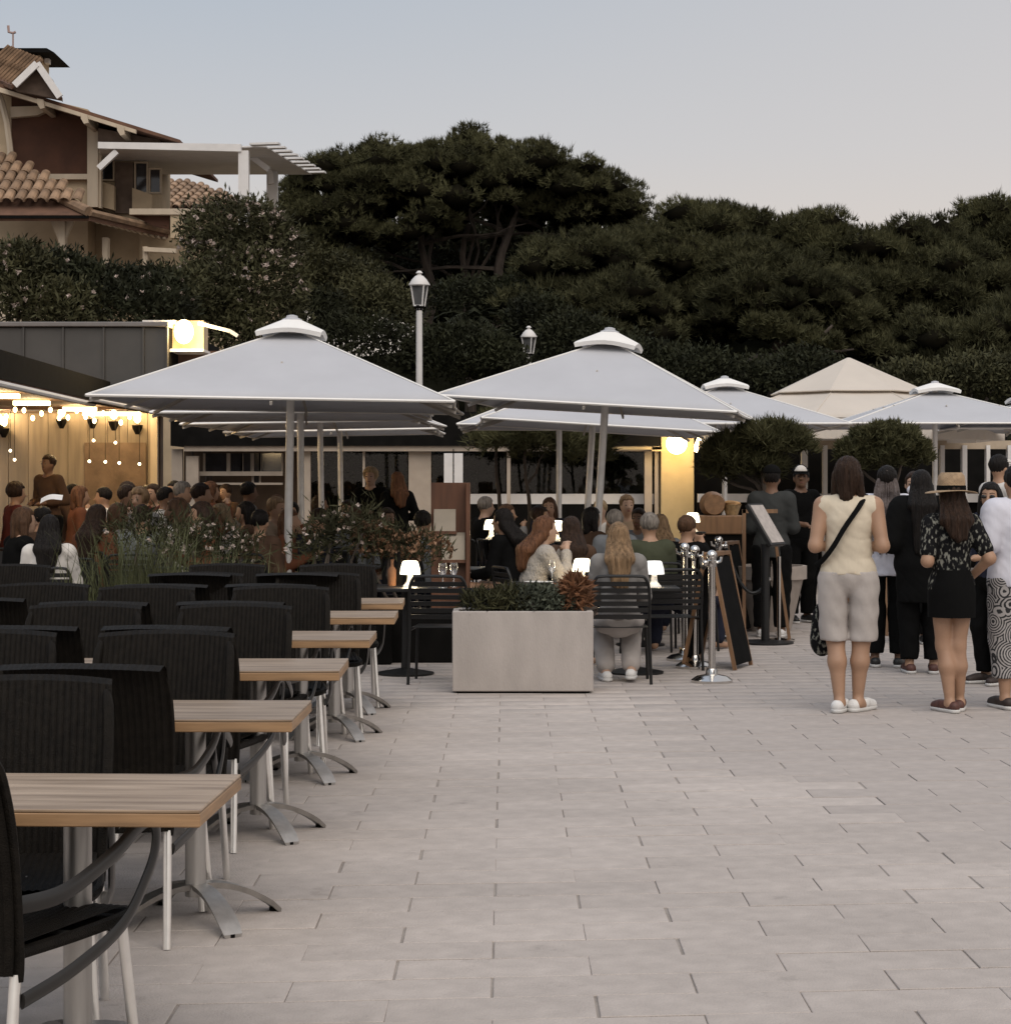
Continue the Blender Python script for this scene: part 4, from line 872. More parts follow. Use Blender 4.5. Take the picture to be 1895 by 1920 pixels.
# grasses and flowers between the wicker chairs and the diners
def grass_clump(label, x, y, n, h, sp, z=0.35, box=None):
    t = thing('grass_clump', label, 'plant', (x, y, 0), group='planter grasses')
    MB().bb(-sp * .6, sp * .6, -.16, .16, 0, z).build('trough', M_dark, t, bevel=.01)
    V = []; Fq = []
    for i in range(n):
        bx, by = random.gauss(0, sp * .35), random.gauss(0, .08); a = random.uniform(0, 2 * PI); l = h * random.uniform(.5, 1.15); bend = random.uniform(.15, .75); w = random.uniform(.004, .009)
        d = Vector((math.cos(a), math.sin(a), 0)); s = Vector((-d.y, d.x, 0)); o = len(V)
        for j in range(5):
            u = j / 4; q = Vector((bx, by, z)) + d * bend * l * u * u * .8 + Vector((0, 0, l * (u - .28 * bend * u * u))); ww = w * (1 - u * .9)
            V += [tuple(q - s * ww), tuple(q + s * ww)]
        Fq += [(o + 2 * j, o + 2 * j + 1, o + 2 * j + 3, o + 2 * j + 2) for j in range(4)]
    npmesh('blades', V, Fq, M_grass, t); return t
grass_clump('feathery green grass rising in front of the woman in white at left', X(275, 16.4), 16.4, 560, .95, .8)
grass_clump('thinner grass clump right of the feathery one', X(410, 16.6), 16.6, 300, .7, .6)
grass_clump('short grass tuft at the foot of the left parasol masts', X(560, 16.6), 16.6, 260, .55, .5)
def flower_bed(label, px, D, lobes, n, fl, fmt):
    ls = [((X(a, D), D, Z(c, D)), (r, .18, h)) for a, c, r, h in lobes]
    t = bush('flower_bed', label, (X(px, D), D, 0), ls, int(n * .38), .12, .008, M_leaf2, fl, fmt, .03, 'plant', 'flowering planters', spread=.3)
    MB().bb(-.45, .45, -.17, .17, 0, .45).build('trough', M_dark, t, bevel=.01)
flower_bed('mound of small orange flowers below the lectern', 760, 17.6, [(730, 1036, .24, .13), (790, 1034, .22, .12), (700, 1020, .15, .15)], 2600, 420, M_flo)
flower_bed('leafy plant with scattered white blossoms by the left masts', 640, 17.4, [(620, 1015, .22, .22), (680, 1000, .2, .2), (590, 1035, .2, .12)], 2600, 34, M_flw)
flower_bed('white blossoms and leaves left of the parasol masts', 440, 17.2, [(400, 1025, .22, .16), (455, 1040, .2, .12), (360, 1030, .18, .15)], 2400, 60, M_flw)
flower_bed('leafy plant behind the feathery grass', 300, 18, [(260, 1010, .25, .2), (330, 1020, .22, .18)], 2600, 14, M_flw)

# ------------------------------------------------------------------ potted trees
M_terr = mat('pale_clay_pot', (.36, .31, .27), .85, var=.12, scale=6, bump=.15)
def pot(t, r, h):
    MB().lathe([(r * .58, 0), (r * .9, h * .78), (r * .92, h * .8), (r, h * .8), (r, h), (r * .9, h), (r * .88, h * .9)], (0, 0, 0), 26, cap=True).build('pot', M_terr, t, smooth=True)
    MB().lathe([(.01, h * .9), (r * .89, h * .9)], (0, 0, 0), 20, cap=False).build('soil', M_soil, t)
def potted(label, px, D, crown, n, r=.38, h=.74, cl=.2, L=.2):
    o = Vector((X(px, D), D, 0)); t = thing('potted_pine', label, 'potted tree', o, group='potted trees by the entrance'); pot(t, r, h)
    cs = [(tuple(P(a, c, D + dd) - o), (rx, rx * .8, rz)) for a, c, rx, rz, dd in crown]
    b = MB(); limb(b, (0, 0, h * .8), Vector(cs[0][0]), .04, .02, .05, 7, 6)
    for c in cs[1:]: limb(b, Vector((0, 0, h * .8)).lerp(Vector(cs[0][0]), .6), c[0], .025, .01, .05, 5, 5)
    b.build('trunk', M_bark, t, smooth=True)
    V, Fa = pine_foliage(cs, n, cl, 26, L, .009, 5); npmesh('crown', V, Fa, M_pine, t); return t
potted('soft spreading pine in a pale clay pot behind the menu stand', 1440, 21.2, [(1430, 838, .26, .17, 0), (1370, 862, .18, .14, 0), (1468, 836, .18, .12, 0), (1415, 885, .30, .12, .1), (1345, 890, .10, .11, .1)], 170, .41, .70, .12, .12)
potted('round clipped pine in a pot behind the queue', 1652, 22, [(1655, 838, .36, .20, 0), (1605, 862, .18, .15, 0), (1700, 858, .18, .16, 0), (1650, 868, .36, .16, .1)], 220, .34, .7, .10, .08)
potted('small dark pot tree behind the middle parasol masts', 990, 29.6, [(985, 830, .5, .42, 0), (1020, 850, .4, .4, 0)], 90, L=.17)
potted('small dark pot tree left of the middle parasol masts', 932, 30, [(932, 825, .26, .33, 0)], 45, L=.17)
potted('small dark pot tree right of the middle parasol masts', 1120, 30, [(1125, 820, .3, .26, 0), (1100, 850, .25, .25, 0)], 55, L=.17)

# ------------------------------------------------------------------ stanchions, rope, boards, menus
M_chr = mat('polished_chrome', (.62, .60, .57), .16, 1.0, var=.05)
def stanchion(x, y, lab):
    t = thing('stanchion', lab, 'stanchion', (x, y, 0), group='chrome rope stanchions')
    MB().lathe([(.165, 0), (.165, .02), (.12, .05), (.05, .065), (.045, .10), (.04, .11)], (0, 0, 0), 24).build('base', M_chr, t, smooth=True)
    MB().tube([(0, 0, .09), (0, 0, .93)], .029, 16).build('post', M_chr, t, smooth=True)
    b = MB(); b.lathe([(.036, .92), (.04, .93), (.04, .97), (.03, .98)], (0, 0, 0), 14); b.sphere((0, 0, 1.01), .045, 12, 8); b.build('knob', M_chr, t, smooth=True)
    for a in range(4): MB().tube([(.03 * math.cos(a * PI / 2), .03 * math.sin(a * PI / 2), .95), (.07 * math.cos(a * PI / 2), .07 * math.sin(a * PI / 2), .965), (.075 * math.cos(a * PI / 2), .075 * math.sin(a * PI / 2), 1.0)], .013, 7).build('hook', M_chr, t, smooth=True)
    return t
g1, g2, g3 = G(1334, 1279), G(1302, 1252), G(1283, 1238)
stanchion(g1.x, g1.y, 'nearest chrome stanchion, in front of the leaning black board'); stanchion(g2.x, g2.y, 'chrome stanchion second from the camera'); stanchion(g3.x, g3.y, 'chrome stanchion farthest back of the row')
g4 = G(1365, 1222); stanchion(g4.x + .05, g4.y + 1.3, 'chrome stanchion standing behind the black boards')
def rope(a, c, sag, lab, mt, r=.018):
    a = Vector(a); c = Vector(c); t = thing('rope', lab, 'rope', a); pts = [a.lerp(c, i / 14) - a + Vector((0, 0, -4 * sag * (i / 14) * (1 - i / 14))) for i in range(15)]
    MB().tube(pts, r, 8).build('cord', mt, t, smooth=True)
    for e in (pts[0], pts[-1]): MB().sphere(e, .026, 8, 6).build('clip', M_chr, t, smooth=True)
rope((g4.x + .12, g4.y + 1.3, .95), (X(1440, 19.8), 19.8, .62), .28, 'black barrier rope drooping beside the menu stand', M_blk)
M_red = mat('brown_rope', (.10, .045, .02), .8, var=.3, scale=40)
rope((g2.x + .05, g2.y, .95), (g1.x - .05, g1.y, .95), .06, 'short rope slung between the front stanchions', M_blk)
M_wood = mat('varnished_wood', (.20, .11, .055), .5, var=.25, scale=4, stretch=(6, 6, .6))
M_slate = mat('chalkboard', (.005, .005, .005), .85, spec=.08, var=.4, scale=6)
def aboard(label, x, y, rz, w, h, lean=.22):
    t = thing('a_board', label, 'sign board', (x, y, 0), rz, 'black pavement boards')
    for s in (-1, 1):
        b = MB(); top = Vector((0, s * .03, h)); bot = Vector((0, s * (lean + .03), .0)); d = (top - bot)
        b.prism([bot + Vector((-w / 2 + .03, 0, .04)), bot + Vector((w / 2 - .03, 0, .04)), top + Vector((w / 2 - .03, 0, -.03)), top + Vector((-w / 2 + .03, 0, -.03))], (0, .012 * s, 0)); pn = b.build('panel', M_slate, t)
        b = MB()
        for sx in (-1, 1): b.bar(bot + Vector((sx * (w / 2 - .015), 0, 0)), top + Vector((sx * (w / 2 - .015), 0, 0)), .03, .03)
        b.bar(top + Vector((-w / 2, 0, 0)), top + Vector((w / 2, 0, 0)), .032, .032); b.bar(bot + Vector((-w / 2 + .02, -s * .02, .07)), bot + Vector((w / 2 - .02, -s * .02, .07)), .03, .03); b.build('frame', M_wood, pn)
    return t
q = G(1350, 1255); aboard('tall black board with wooden edge leaning behind the nearest stanchion', q.x, q.y + .25, R(68), .55, .98, .2)
q = G(1385, 1185); aboard('black board standing farther back left of the clay pot', q.x - .1, q.y, R(72), .6, .95, .16)
q = G(1703, 1190); ab = aboard('chalkboard with lettering glimpsed between the two queueing women', q.x, q.y, 0, .55, .82, .12)
def text(body, size, loc, rot, mt, par, name='lettering'):
    c = bpy.data.curves.new(name, 'FONT'); c.body = body; c.size = size; c.align_x = 'CENTER'; c.extrude = .001
    tmp = bpy.data.objects.new('tmp', c); COL.objects.link(tmp); dg = bpy.context.evaluated_depsgraph_get()
    me = bpy.data.meshes.new_from_object(tmp.evaluated_get(dg)); bpy.data.objects.remove(tmp); me.materials.clear(); me.materials.append(mt)
    o = bpy.data.objects.new(name, me); COL.objects.link(o); o.parent = par; o.location = loc; o.rotation_euler = rot; return o
M_chalk = mat('chalk', (.30, .30, .26), .9, var=.3, scale=30)
for i, s in enumerate(('GI', 'THE', 'INS')):
    z = .50 - i * .085; text(s, .10, (.11, -.15 + .12 * (z / .82) - .022, z), (R(82), 0, 0), M_chalk, ab)
# menu lectern stand with heavy round foot
q = G(1434, 1206); ms = thing('menu_stand', 'black menu stand with a slanted lit page and flat round foot', 'menu stand', q)
MB().lathe([(.28, 0), (.28, .018), (.04, .03)], (0, 0, 0), 28).build('foot', M_blk, ms, smooth=True)
MB().tube([(0, 0, .02), (0, 0, .98)], .042, 14).build('post', M_blk, ms, smooth=True)
top = MB(); m_ = Matrix.Rotation(R(-30), 3, 'Z') @ Matrix.Rotation(R(58), 3, 'Y')
top.box((.0, .0, 1.17), (.48, .36, .045), m=m_); tp = top.build('reading_board', M_blk, ms, bevel=.006)
n_ = m_ @ Vector((0, 0, 1)); MB().box(Vector((0, 0, 1.17)) + n_ * .026, (.43, .31, .006), m=m_).build('page', mat('menu_page', (.42, .38, .35), .6, var=.15, scale=18), tp)
q2 = q + Vector((.17, .25, 0)); ez = thing('easel', 'slim wooden easel with metal leg beside the menu stand', 'easel', q2)
MB().tube([(0, 0, 0.02), (0, 0, .85)], .02, 8).build('leg', M_chr, ez); MB().bar((.12, .1, 0), (-.02, .05, .95), .03, .03).build('leg', M_wood, ez); MB().lathe([(.16, 0), (.16, .02), (.03, .035)], (0, 0, 0), 18).build('foot', M_chr, ez, smooth=True)
MB().bar((-.32, .25, .0), (-.32, .25, 1.32), .035, .035).build('leg', M_wood, ez); MB().bar((-.34, .25, 1.3), (.02, .25, 1.3), .035, .04).build('crossbar', M_wood, ez)
# wooden menu lectern in the middle
q = Vector((X(845, 19.2), 19.2, 0)); lc = thing('menu_cabinet', 'tall reddish wooden menu cabinet with two holders of paper menus', 'cabinet', q)
M_mah = mat('mahogany', (.13, .055, .028), .5, var=.3, scale=3, stretch=(5, 5, .6))
zt = Z(905, 19.2)
MB().bb(-.19, .15, -.02, .03, .25, zt).build('back_panel', M_mah, lc, bevel=.004); MB().bb(.15, .19, -.18, .04, 0, zt).build('side_panel', M_mah, lc, bevel=.004); MB().bb(-.19, .15, -.18, .03, 0, .25).build('plinth', M_mah, lc, bevel=.004)
M_pap = mat('cream_paper', (.46, .40, .32), .8, var=.08, scale=6)
for i, (z0, z1, x0, x1) in enumerate(((Z(998, 19), Z(962, 19), -.17, .06), (Z(1052, 19), Z(1006, 19), -.09, .15))):
    hd_ = MB().bb(x0, x1, -.14, -.03, z0 - .02, z0 + .01).build('holder', M_mah, lc)
    for j in range(4): MB().bb(x0 + .01, x1 - .01, -.13 + j * .025, -.122 + j * .025, z0 + .01, z1 + j * .012).build('paper', M_pap, hd_)
# cask bar by the pillar
q = Vector((X(1338, 23.5), 23.5, 0)); cb = thing('counter', 'wooden serving counter with dark front beside the yellow pillar', 'counter', q)
MB().bb(-.32, .30, -.25, .25, 0, .98).build('body', M_dark, cb); MB().bb(-.34, .32, -.28, .28, .98, 1.20).build('top_board', M_wood, cb, bevel=.01)
ck = thing('cask', 'small wooden cask lying on the serving counter', 'cask', q + Vector((-.02, 0, 1.33)))
pr = [(.12, -.24), (.145, -.12), (.155, 0), (.145, .12), (.12, .24)]
c_ = MB().lathe(pr, (0, 0, 0), 20).build('staves', M_wood, ck, smooth=True); c_.rotation_euler = (R(90), 0, 0)
for z in (-.2, -.08, .08, .2):
    h_ = MB().lathe([(.15 - abs(z) * .12, z - .015), (.15 - abs(z) * .12, z + .015)], (0, 0, 0), 20, cap=False).build('hoop', M_dark, ck); h_.rotation_euler = (R(90), 0, 0)
bk = thing('bread_basket', 'round wicker basket standing beside the cask', 'basket', q + Vector((.2, -.1, 1.2)))
MB().lathe([(.07, 0), (.11, .12), (.12, .13)], (0, 0, 0), 16, cap=False).build('bowl', mat('straw', (.40, .28, .15), .8, var=.3, scale=30, bump=.5), bk, smooth=True)
for i in range(5): MB().sphere((random.uniform(-.05, .05), random.uniform(-.05, .05), .11 + i * .01), .05, 8, 6, (1.5, .8, .6)).build('loaf', mat('bread_crust', (.38, .22, .09), .7, var=.3, scale=8), bk, smooth=True)
# black tables with lamps, bottles and glasses
put_ktable(X(760, 16.4), 16.4, 'black table with a glowing lamp left of the lectern')
put_ktable(X(1190, 16.5), 16.5, 'black table with a pale lamp before the blonde woman')
put_ktable(X(1020, 16.9), 16.9, 'black table behind the concrete planter')
table_lamp((X(769, 16.3), 16.3, .73), 'glowing mushroom lamp on the black table left of the concrete planter', 2.0)
table_lamp((X(1226, 16.3), 16.3, .73), 'white mushroom lamp on the table beside the blonde woman', 1.0, M_shadew)
table_lamp((X(1091, 16.8), 16.8, .73), 'glowing lamp between the two middle parasol masts', 1.6)
table_lamp((X(921, 22), 22, .96), 'small glowing lamp in front of the woman with black hair', 1.5); table_lamp((X(1298, 22.5), 22.5, 1.03), 'small glowing lamp beside the short haired man', 1.2)
table_lamp((X(1043, 21), 21, .97), 'glowing lamp behind the middle parasol mast', 1.5)
for px_, D_, z_, lab in ((921, 22, .96, 'stand'), (1298, 22.5, 1.03, 'stand'), (1043, 21, .97, 'stand')):
    t = thing('side_stand', 'slim dark stand carrying the small lamp at %s' % {921: 'the left of the terrace', 1298: 'the pillar', 1043: 'the middle mast'}[px_], 'stand', (X(px_, D_), D_, 0)); MB().tube([(0, 0, .02), (0, 0, z_ - .02)], .025, 8).build('post', M_blk, t); MB().lathe([(.15, z_ - .02), (.15, z_)], (0, 0, 0), 14).build('top', M_blk, t); MB().lathe([(.16, 0), (.03, .03)], (0, 0, 0), 14).build('foot', M_blk, t)
for i, px_ in enumerate((830, 850)): wine_glass((X(px_, 16.2), 16.2 + .1 * i, .73), 'wine glass on the black table, %s of two' % ('left', 'right')[i])
wine_glass((X(1128, 16.4), 16.4, .73), 'tall glass between the middle mast and the blonde woman')
bottle((X(735, 16.5), 16.5, .73), 'dark brown bottle left of the glowing lamp', M_rust, .22)
bottle((X(748, 16.6), 16.6, .73), 'slim white-capped bottle beside the brown one', M_dark, .26)
put_slat(X(828, 15.6), 15.75, R(-6), 'empty black slatted chair left of the concrete planter')
put_slat(X(1030, 16.5), 17.5, R(4), 'empty black slatted chair behind the plants of the concrete planter')
put_slat(X(1255, 16.8), 16.9, R(10), 'black slatted chair behind the pale table lamp')
put_slat(X(290, 16.3), 17.2, R(0), 'black slatted chair behind the feathery grass')
# ------------------------------------------------------------------ people: smooth-blended volumes turned into one skin
def surf_nets(V, org, res):
    ins = V < 0; nx, ny, nz = V.shape
    c = [ins[i:nx - 1 + i, j:ny - 1 + j, k:nz - 1 + k] for i in (0, 1) for j in (0, 1) for k in (0, 1)]
    sm = np.zeros(c[0].shape, dtype=np.int8)
    for q in c: sm += q
    idx = np.argwhere((sm > 0) & (sm < 8))
    if len(idx) == 0: return np.zeros((0, 3)), np.zeros((0, 4), int)
    pos = np.zeros((len(idx), 3)); cnt = np.zeros(len(idx))
    cor = [(i, j, k) for i in (0, 1) for j in (0, 1) for k in (0, 1)]
    val = [V[idx[:, 0] + a, idx[:, 1] + b, idx[:, 2] + d] for a, b, d in cor]
    for e in range(8):
        for ax in range(3):
            if cor[e][ax] == 1: continue
            o = list(cor[e]); o[ax] = 1; g = cor.index(tuple(o)); va, vb = val[e], val[g]; m = (va < 0) != (vb < 0)
            t = np.where(m, va / np.where(m, va - vb, 1), 0); pt = np.array(cor[e], float)[None, :] + np.zeros((len(idx), 1)); pt[:, ax] += t
            pos += pt * m[:, None]; cnt += m
    pos = (pos / np.maximum(cnt, 1)[:, None] + idx) * res + org
    gi = -np.ones(c[0].shape, dtype=np.int64); gi[idx[:, 0], idx[:, 1], idx[:, 2]] = np.arange(len(idx))
    Fs = []
    for ax in range(3):
        a = [slice(1, -1)] * 3; a[ax] = slice(0, -1); b = [slice(1, -1)] * 3; b[ax] = slice(1, None)
        s0, s1 = ins[tuple(a)], ins[tuple(b)]; ed = np.argwhere(s0 != s1); fl = s0[ed[:, 0], ed[:, 1], ed[:, 2]]
        base = ed.copy(); u, v = (ax + 1) % 3, (ax + 2) % 3; base[:, u] += 1; base[:, v] += 1
        def g(du, dv):
            q = base.copy(); q[:, u] -= du; q[:, v] -= dv; return gi[q[:, 0], q[:, 1], q[:, 2]]
        f = np.stack([g(0, 0), g(1, 0), g(1, 1), g(0, 1)], 1); f[~fl] = f[~fl][:, ::-1]
        Fs.append(f[(f >= 0).all(1)])
    return pos, np.concatenate(Fs)
def field_eval(prims, res, k, infl=0.0, pad=.05):
    lo = np.min([p['lo'] for p in prims], 0) - pad - infl; hi = np.max([p['hi'] for p in prims], 0) + pad + infl
    n = np.ceil((hi - lo) / res).astype(int) + 1; V = np.full(n, .5, dtype=np.float32)
    ax = [lo[i] + np.arange(n[i]) * res for i in range(3)]
    for p in prims:
        m = k + infl + .03; i0 = np.clip(((p['lo'] - m - lo) / res).astype(int), 0, n - 1); i1 = np.clip(((p['hi'] + m - lo) / res).astype(int) + 2, 0, n)
        sl = tuple(slice(a, b) for a, b in zip(i0, i1))
        X_, Y_, Z_ = np.meshgrid(*[ax[i][sl[i]] for i in range(3)], indexing='ij'); d = p['f'](X_, Y_, Z_) - infl
        a = V[sl]; kk = p.get('k', k); h = np.clip(.5 + .5 * (d - a) / kk, 0, 1); V[sl] = d * (1 - h) + a * h - kk * h * (1 - h)
    return V, lo, ax
def rc(a, b, ra, rb, fl=1.0, tagn='', k=None):
    """tapered capsule; fl > 1 thins it front to back"""
    a = np.array(a, float); b = np.array(b, float); ba = b - a; sc = np.array([1, fl, 1]); bb = max(1e-9, ((ba * sc) ** 2).sum())
    def f(x, y, z):
        px, py, pz = x - a[0], (y - a[1]) * fl, z - a[2]; h = np.clip((px * ba[0] + py * ba[1] * fl + pz * ba[2]) / bb, 0, 1)
        return np.sqrt((px - h * ba[0]) ** 2 + (py - h * ba[1] * fl) ** 2 + (pz - h * ba[2]) ** 2) - (ra + h * (rb - ra))
    r = max(ra, rb); p = dict(f=f, lo=np.minimum(a, b) - r, hi=np.maximum(a, b) + r, tag=tagn, spec=(a, b, ra, rb, fl))
    if k: p['k'] = k
    return p
def el(c, r, M=None, tagn='', k=None):
    c = np.array(c, float); r = np.array(r, float); Mi = np.eye(3) if M is None else np.array(M).T; rm = r.min()
    def f(x, y, z):
        q = [x - c[0], y - c[1], z - c[2]]; u = [Mi[i][0] * q[0] + Mi[i][1] * q[1] + Mi[i][2] * q[2] for i in range(3)]
        return (np.sqrt((u[0] / r[0]) ** 2 + (u[1] / r[1]) ** 2 + (u[2] / r[2]) ** 2) - 1) * rm
    R_ = r.max(); p = dict(f=f, lo=c - R_, hi=c + R_, tag=tagn)
    if k: p['k'] = k
    return p
def skin_mesh(name, prims, res, k, mt, par, infl=0.0, cut=None, smooth=True):
    V, lo, ax = field_eval(prims, res, k, infl)
    if cut:
        X_, Y_, Z_ = np.meshgrid(*ax, indexing='ij', sparse=True); V = cut(V, X_, Y_, Z_)
    v, f = surf_nets(V, lo, res)
    if len(v) == 0: return None
    o = npmesh(name, v, f, mt, par, smooth=smooth); return o
SK_ = {'fair': mat('skin_fair', (.42, .27, .19), .55, var=.06, scale=12), 'tan': mat('skin_tan', (.34, .20, .125), .55, var=.06, scale=12),
       'brown': mat('skin_brown', (.16, .085, .05), .55, var=.08, scale=12)}
def cloth(name, col, **k): k.setdefault('var', .10); k.setdefault('scale', 7); k.setdefault('bump', .55); k.setdefault('bscale', 11); k.setdefault('stretch', (1, 1, .55)); k.setdefault('spec', .08); return mat('cloth_' + name, col, .9, **k)
def hairm(name, col): return mat('hair_' + name, col, .5, var=.45, scale=26, stretch=(1.6, 1.6, .16), bump=.9, bscale=60, spec=.15)
H_ = {'black': hairm('black', (.010, .008, .007)), 'dark': hairm('dark_brown', (.030, .017, .011)), 'brown': hairm('brown', (.075, .040, .022)), 'chest': hairm('chestnut', (.12, .055, .028)),
      'blond': hairm('dark_blond', (.21, .135, .075)), 'grey': hairm('grey', (.20, .175, .15)), 'fair': hairm('fair', (.30, .22, .13))}
M_eye = mat('eye', (.012, .010, .009), .3); M_lip = mat('lip', (.22, .09, .07), .5); M_sole = mat('rubber_sole', (.55, .54, .52), .7, var=.05)
def V3(*a): return np.array(a, float)
def person(label, loc, yaw, pose='stand', h=1.68, skin='fair', top=None, bottom=None, hair='dark', style='short', sleeve=.5, hem=None, leghem=None, arms='front', res=.014,
           lean=0.0, head=(0, 0), shoes=None, fat=1.0, loose=.012, face=False, stance=None, zoff=0.0, skirt=None, hairlen=.25, shoulders=.94, hips=1.0, asit=None):
    s = h / 1.70; t = thing('person', label, 'person', (loc[0], loc[1], zoff), yaw, 'people in the queue' if pose == 'stand' else 'seated diners')
    J = {}; sd = (-1, 1)
    if pose == 'stand':
        J['pel'] = V3(0, 0, .93); lz = .93
        st = stance or {}
        for i in (0, 1):
            x = sd[i]; J['hip', i] = V3(x * .088 * hips, 0, .90); J['kne', i] = V3(*st.get(('kne', i), (x * .095, .02, .49))); J['ank', i] = V3(*st.get(('ank', i), (x * .10, -.03, .085))); J['toe', i] = J['ank', i] + V3(*st.get(('toe', i), (x * .02, .15, -.05)))
    else:
        J['pel'] = V3(0, 0, .53)
        for i in (0, 1):
            x = sd[i]; J['hip', i] = V3(x * .09, .03, .52); J['kne', i] = V3(x * .13, .44, .52); a = asit[i] if asit else (x * .12, .40, .085)
            J['ank', i] = V3(*a); J['toe', i] = J['ank', i] + V3(x * .02, .15, -.05)
    up = V3(0, math.sin(lean), math.cos(lean)); J['wai'] = J['pel'] + up * .17; J['che'] = J['pel'] + up * .36; J['nck'] = J['pel'] + up * .505
    fw = V3(0, math.cos(lean), -math.sin(lean)); rgt = V3(1, 0, 0)
    for i in (0, 1): J['sho', i] = J['pel'] + up * .455 + rgt * sd[i] * .172 * shoulders
    A = {'front': ((.265, -.06, -.27), (.11, .20, -.30)), 'down': ((.215, -.03, -.28), (.22, .05, -.53)), 'hip': ((.275, -.10, -.25), (.17, .08, -.40)), 'table': ((.225, .10, -.27), (.10, .36, -.26)),
         'chin': ((.20, .22, -.24), (.06, .22, .04)), 'phone': ((.22, .02, -.28), (.10, .28, -.12)), 'lap': ((.21, .02, -.28), (.08, .24, -.33)), 'close': ((.222, -.07, -.27), (.10, .18, -.28)), 'back': ((.26, -.07, -.27), (.07, .17, -.33))}
    ar = arms if isinstance(arms, tuple) else (arms, arms)
    for i in (0, 1):
        e, w = A[ar[i]]; q = J['pel'] + up * .455
        J['elb', i] = q + rgt * sd[i] * e[0] * (1 + (shoulders - 1) * .6) + fw * e[1] + up * e[2]; J['wri', i] = q + rgt * sd[i] * w[0] + fw * w[1] + up * w[2]
    hc = J['nck'] + up * .155 + fw * .015; Mh = np.array(Matrix.Rotation(head[0], 3, 'Z') @ Matrix.Rotation(-head[1], 3, 'X'))
    def hp(x, y, z): return hc + Mh @ V3(x, y, z)
    T = []; g = fat
    T += [rc(J['pel'] + rgt * -.05 * hips, J['pel'] + rgt * .05 * hips, .118 * g, .118 * g, 1.12, 'torso'), rc(J['pel'], J['wai'], .145 * g * hips, .128 * g, 1.28, 'torso'), rc(J['wai'], J['che'], .126 * g, .142 * g, 1.32, 'torso'), rc(J['che'], J['nck'] - up * .03, .142 * g, .085, 1.38, 'torso'),
          rc(J['sho', 0] * .85 + J['che'] * .15 + up * .0, J['sho', 1] * .85 + J['che'] * .15, .072, .072, 1.1, 'torso')]
    for i in (0, 1):
        T += [rc(J['sho', i], J['elb', i], .056 * g, .043, 1, 'armU%d' % i), rc(J['elb', i], J['wri', i], .043, .029, 1, 'armL%d' % i)]
        T += [rc(J['hip', i] + V3(0, -.015, -.02), J['kne', i], .088 * g * hips, .060, 1, 'legU%d' % i, .015), rc(J['kne', i], J['kne', i] * .62 + J['ank', i] * .38 + V3(0, -.02 if pose == 'stand' else -.01, 0), .060, .060, 1, 'legL%d' % i), rc(J['kne', i] * .62 + J['ank', i] * .38 + V3(0, -.015, 0), J['ank', i], .058, .036, 1, 'legL%d' % i)]
        T += [rc(J['ank', i] + V3(0, -.03, -.03), J['toe', i], .036, .030, 1, 'foot%d' % i)]
        d = J['wri', i] - J['elb', i]; d /= np.linalg.norm(d); sdv = np.cross(d, V3(0, 0, 1)); sdv = sdv / max(.2, np.linalg.norm(sdv)); dn = np.cross(sdv, d)
        pb_ = J['wri', i] + d * .075; T.append(rc(J['wri', i] + d * .01, pb_, .027, .031, 1, 'hand', .01))
        for j, (o_, L_) in enumerate(((-.026, .055), (-.009, .068), (.009, .062), (.026, .048))):
            k1 = pb_ + sdv * o_ + d * .02; k2 = k1 + d * L_ * .55 - np.sign(dn[2] + .01) * dn * .012; k3 = k2 + d * L_ * .35 - np.sign(dn[2] + .01) * dn * .03
            T += [rc(k1, k2, .0095, .009, 1, 'hand', .006), rc(k2, k3, .009, .008, 1, 'hand', .006)]
        th0 = J['wri', i] + d * .03 - sdv * sd[i] * .02; T.append(rc(th0, th0 + d * .045 - sdv * sd[i] * .035, .012, .010, 1, 'hand', .008))
    T += [rc(J['nck'] - up * .04, hp(0, -.015, -.05), .056, .052, 1, 'neck'), el(hp(0, -.012, .02), (.076, .096, .098), Mh, 'head'), el(hp(0, .018, -.035), (.060, .074, .078), Mh, 'head', .02), el(hp(0, .045, -.085), (.034, .036, .030), Mh, 'head', .02)]
    T += [rc(hp(0, .094, .005), hp(0, .112, -.028), .010, .015, 1, 'head', .012), el(hp(-.077, -.005, -.015), (.012, .022, .032), Mh, 'head', .006), el(hp(.077, -.005, -.015), (.012, .022, .032), Mh, 'head', .006)]
    def scale(o):
        if o is not None: o.scale = (s, s, s)
        return o
    scale(skin_mesh('body', T, res, .03, SK_[skin], t))
    pel, nck = J['pel'], J['nck']
    if top is not None:
        hm = hem if hem is not None else (pel[2] - .02)
        pr = [p for p in T if p['tag'] == 'torso']
        for i in (0, 1):
            a, e, w = J['sho', i], J['elb', i], J['wri', i]
            if sleeve > 0:
                u = min(1, sleeve / .5); pr.append(rc(a, a + (e - a) * u, .060 * g, .060 * g - .012 * u, 1))
                if sleeve > .5: u2 = (sleeve - .5) / .5; pr.append(rc(e, e + (w - e) * u2, .048, .048 - .010 * u2, 1))
        if hm < pel[2]: pr.append(rc(pel, V3(pel[0], pel[1], hm), .128 * g * hips, .135 * g * hips, 1.1))
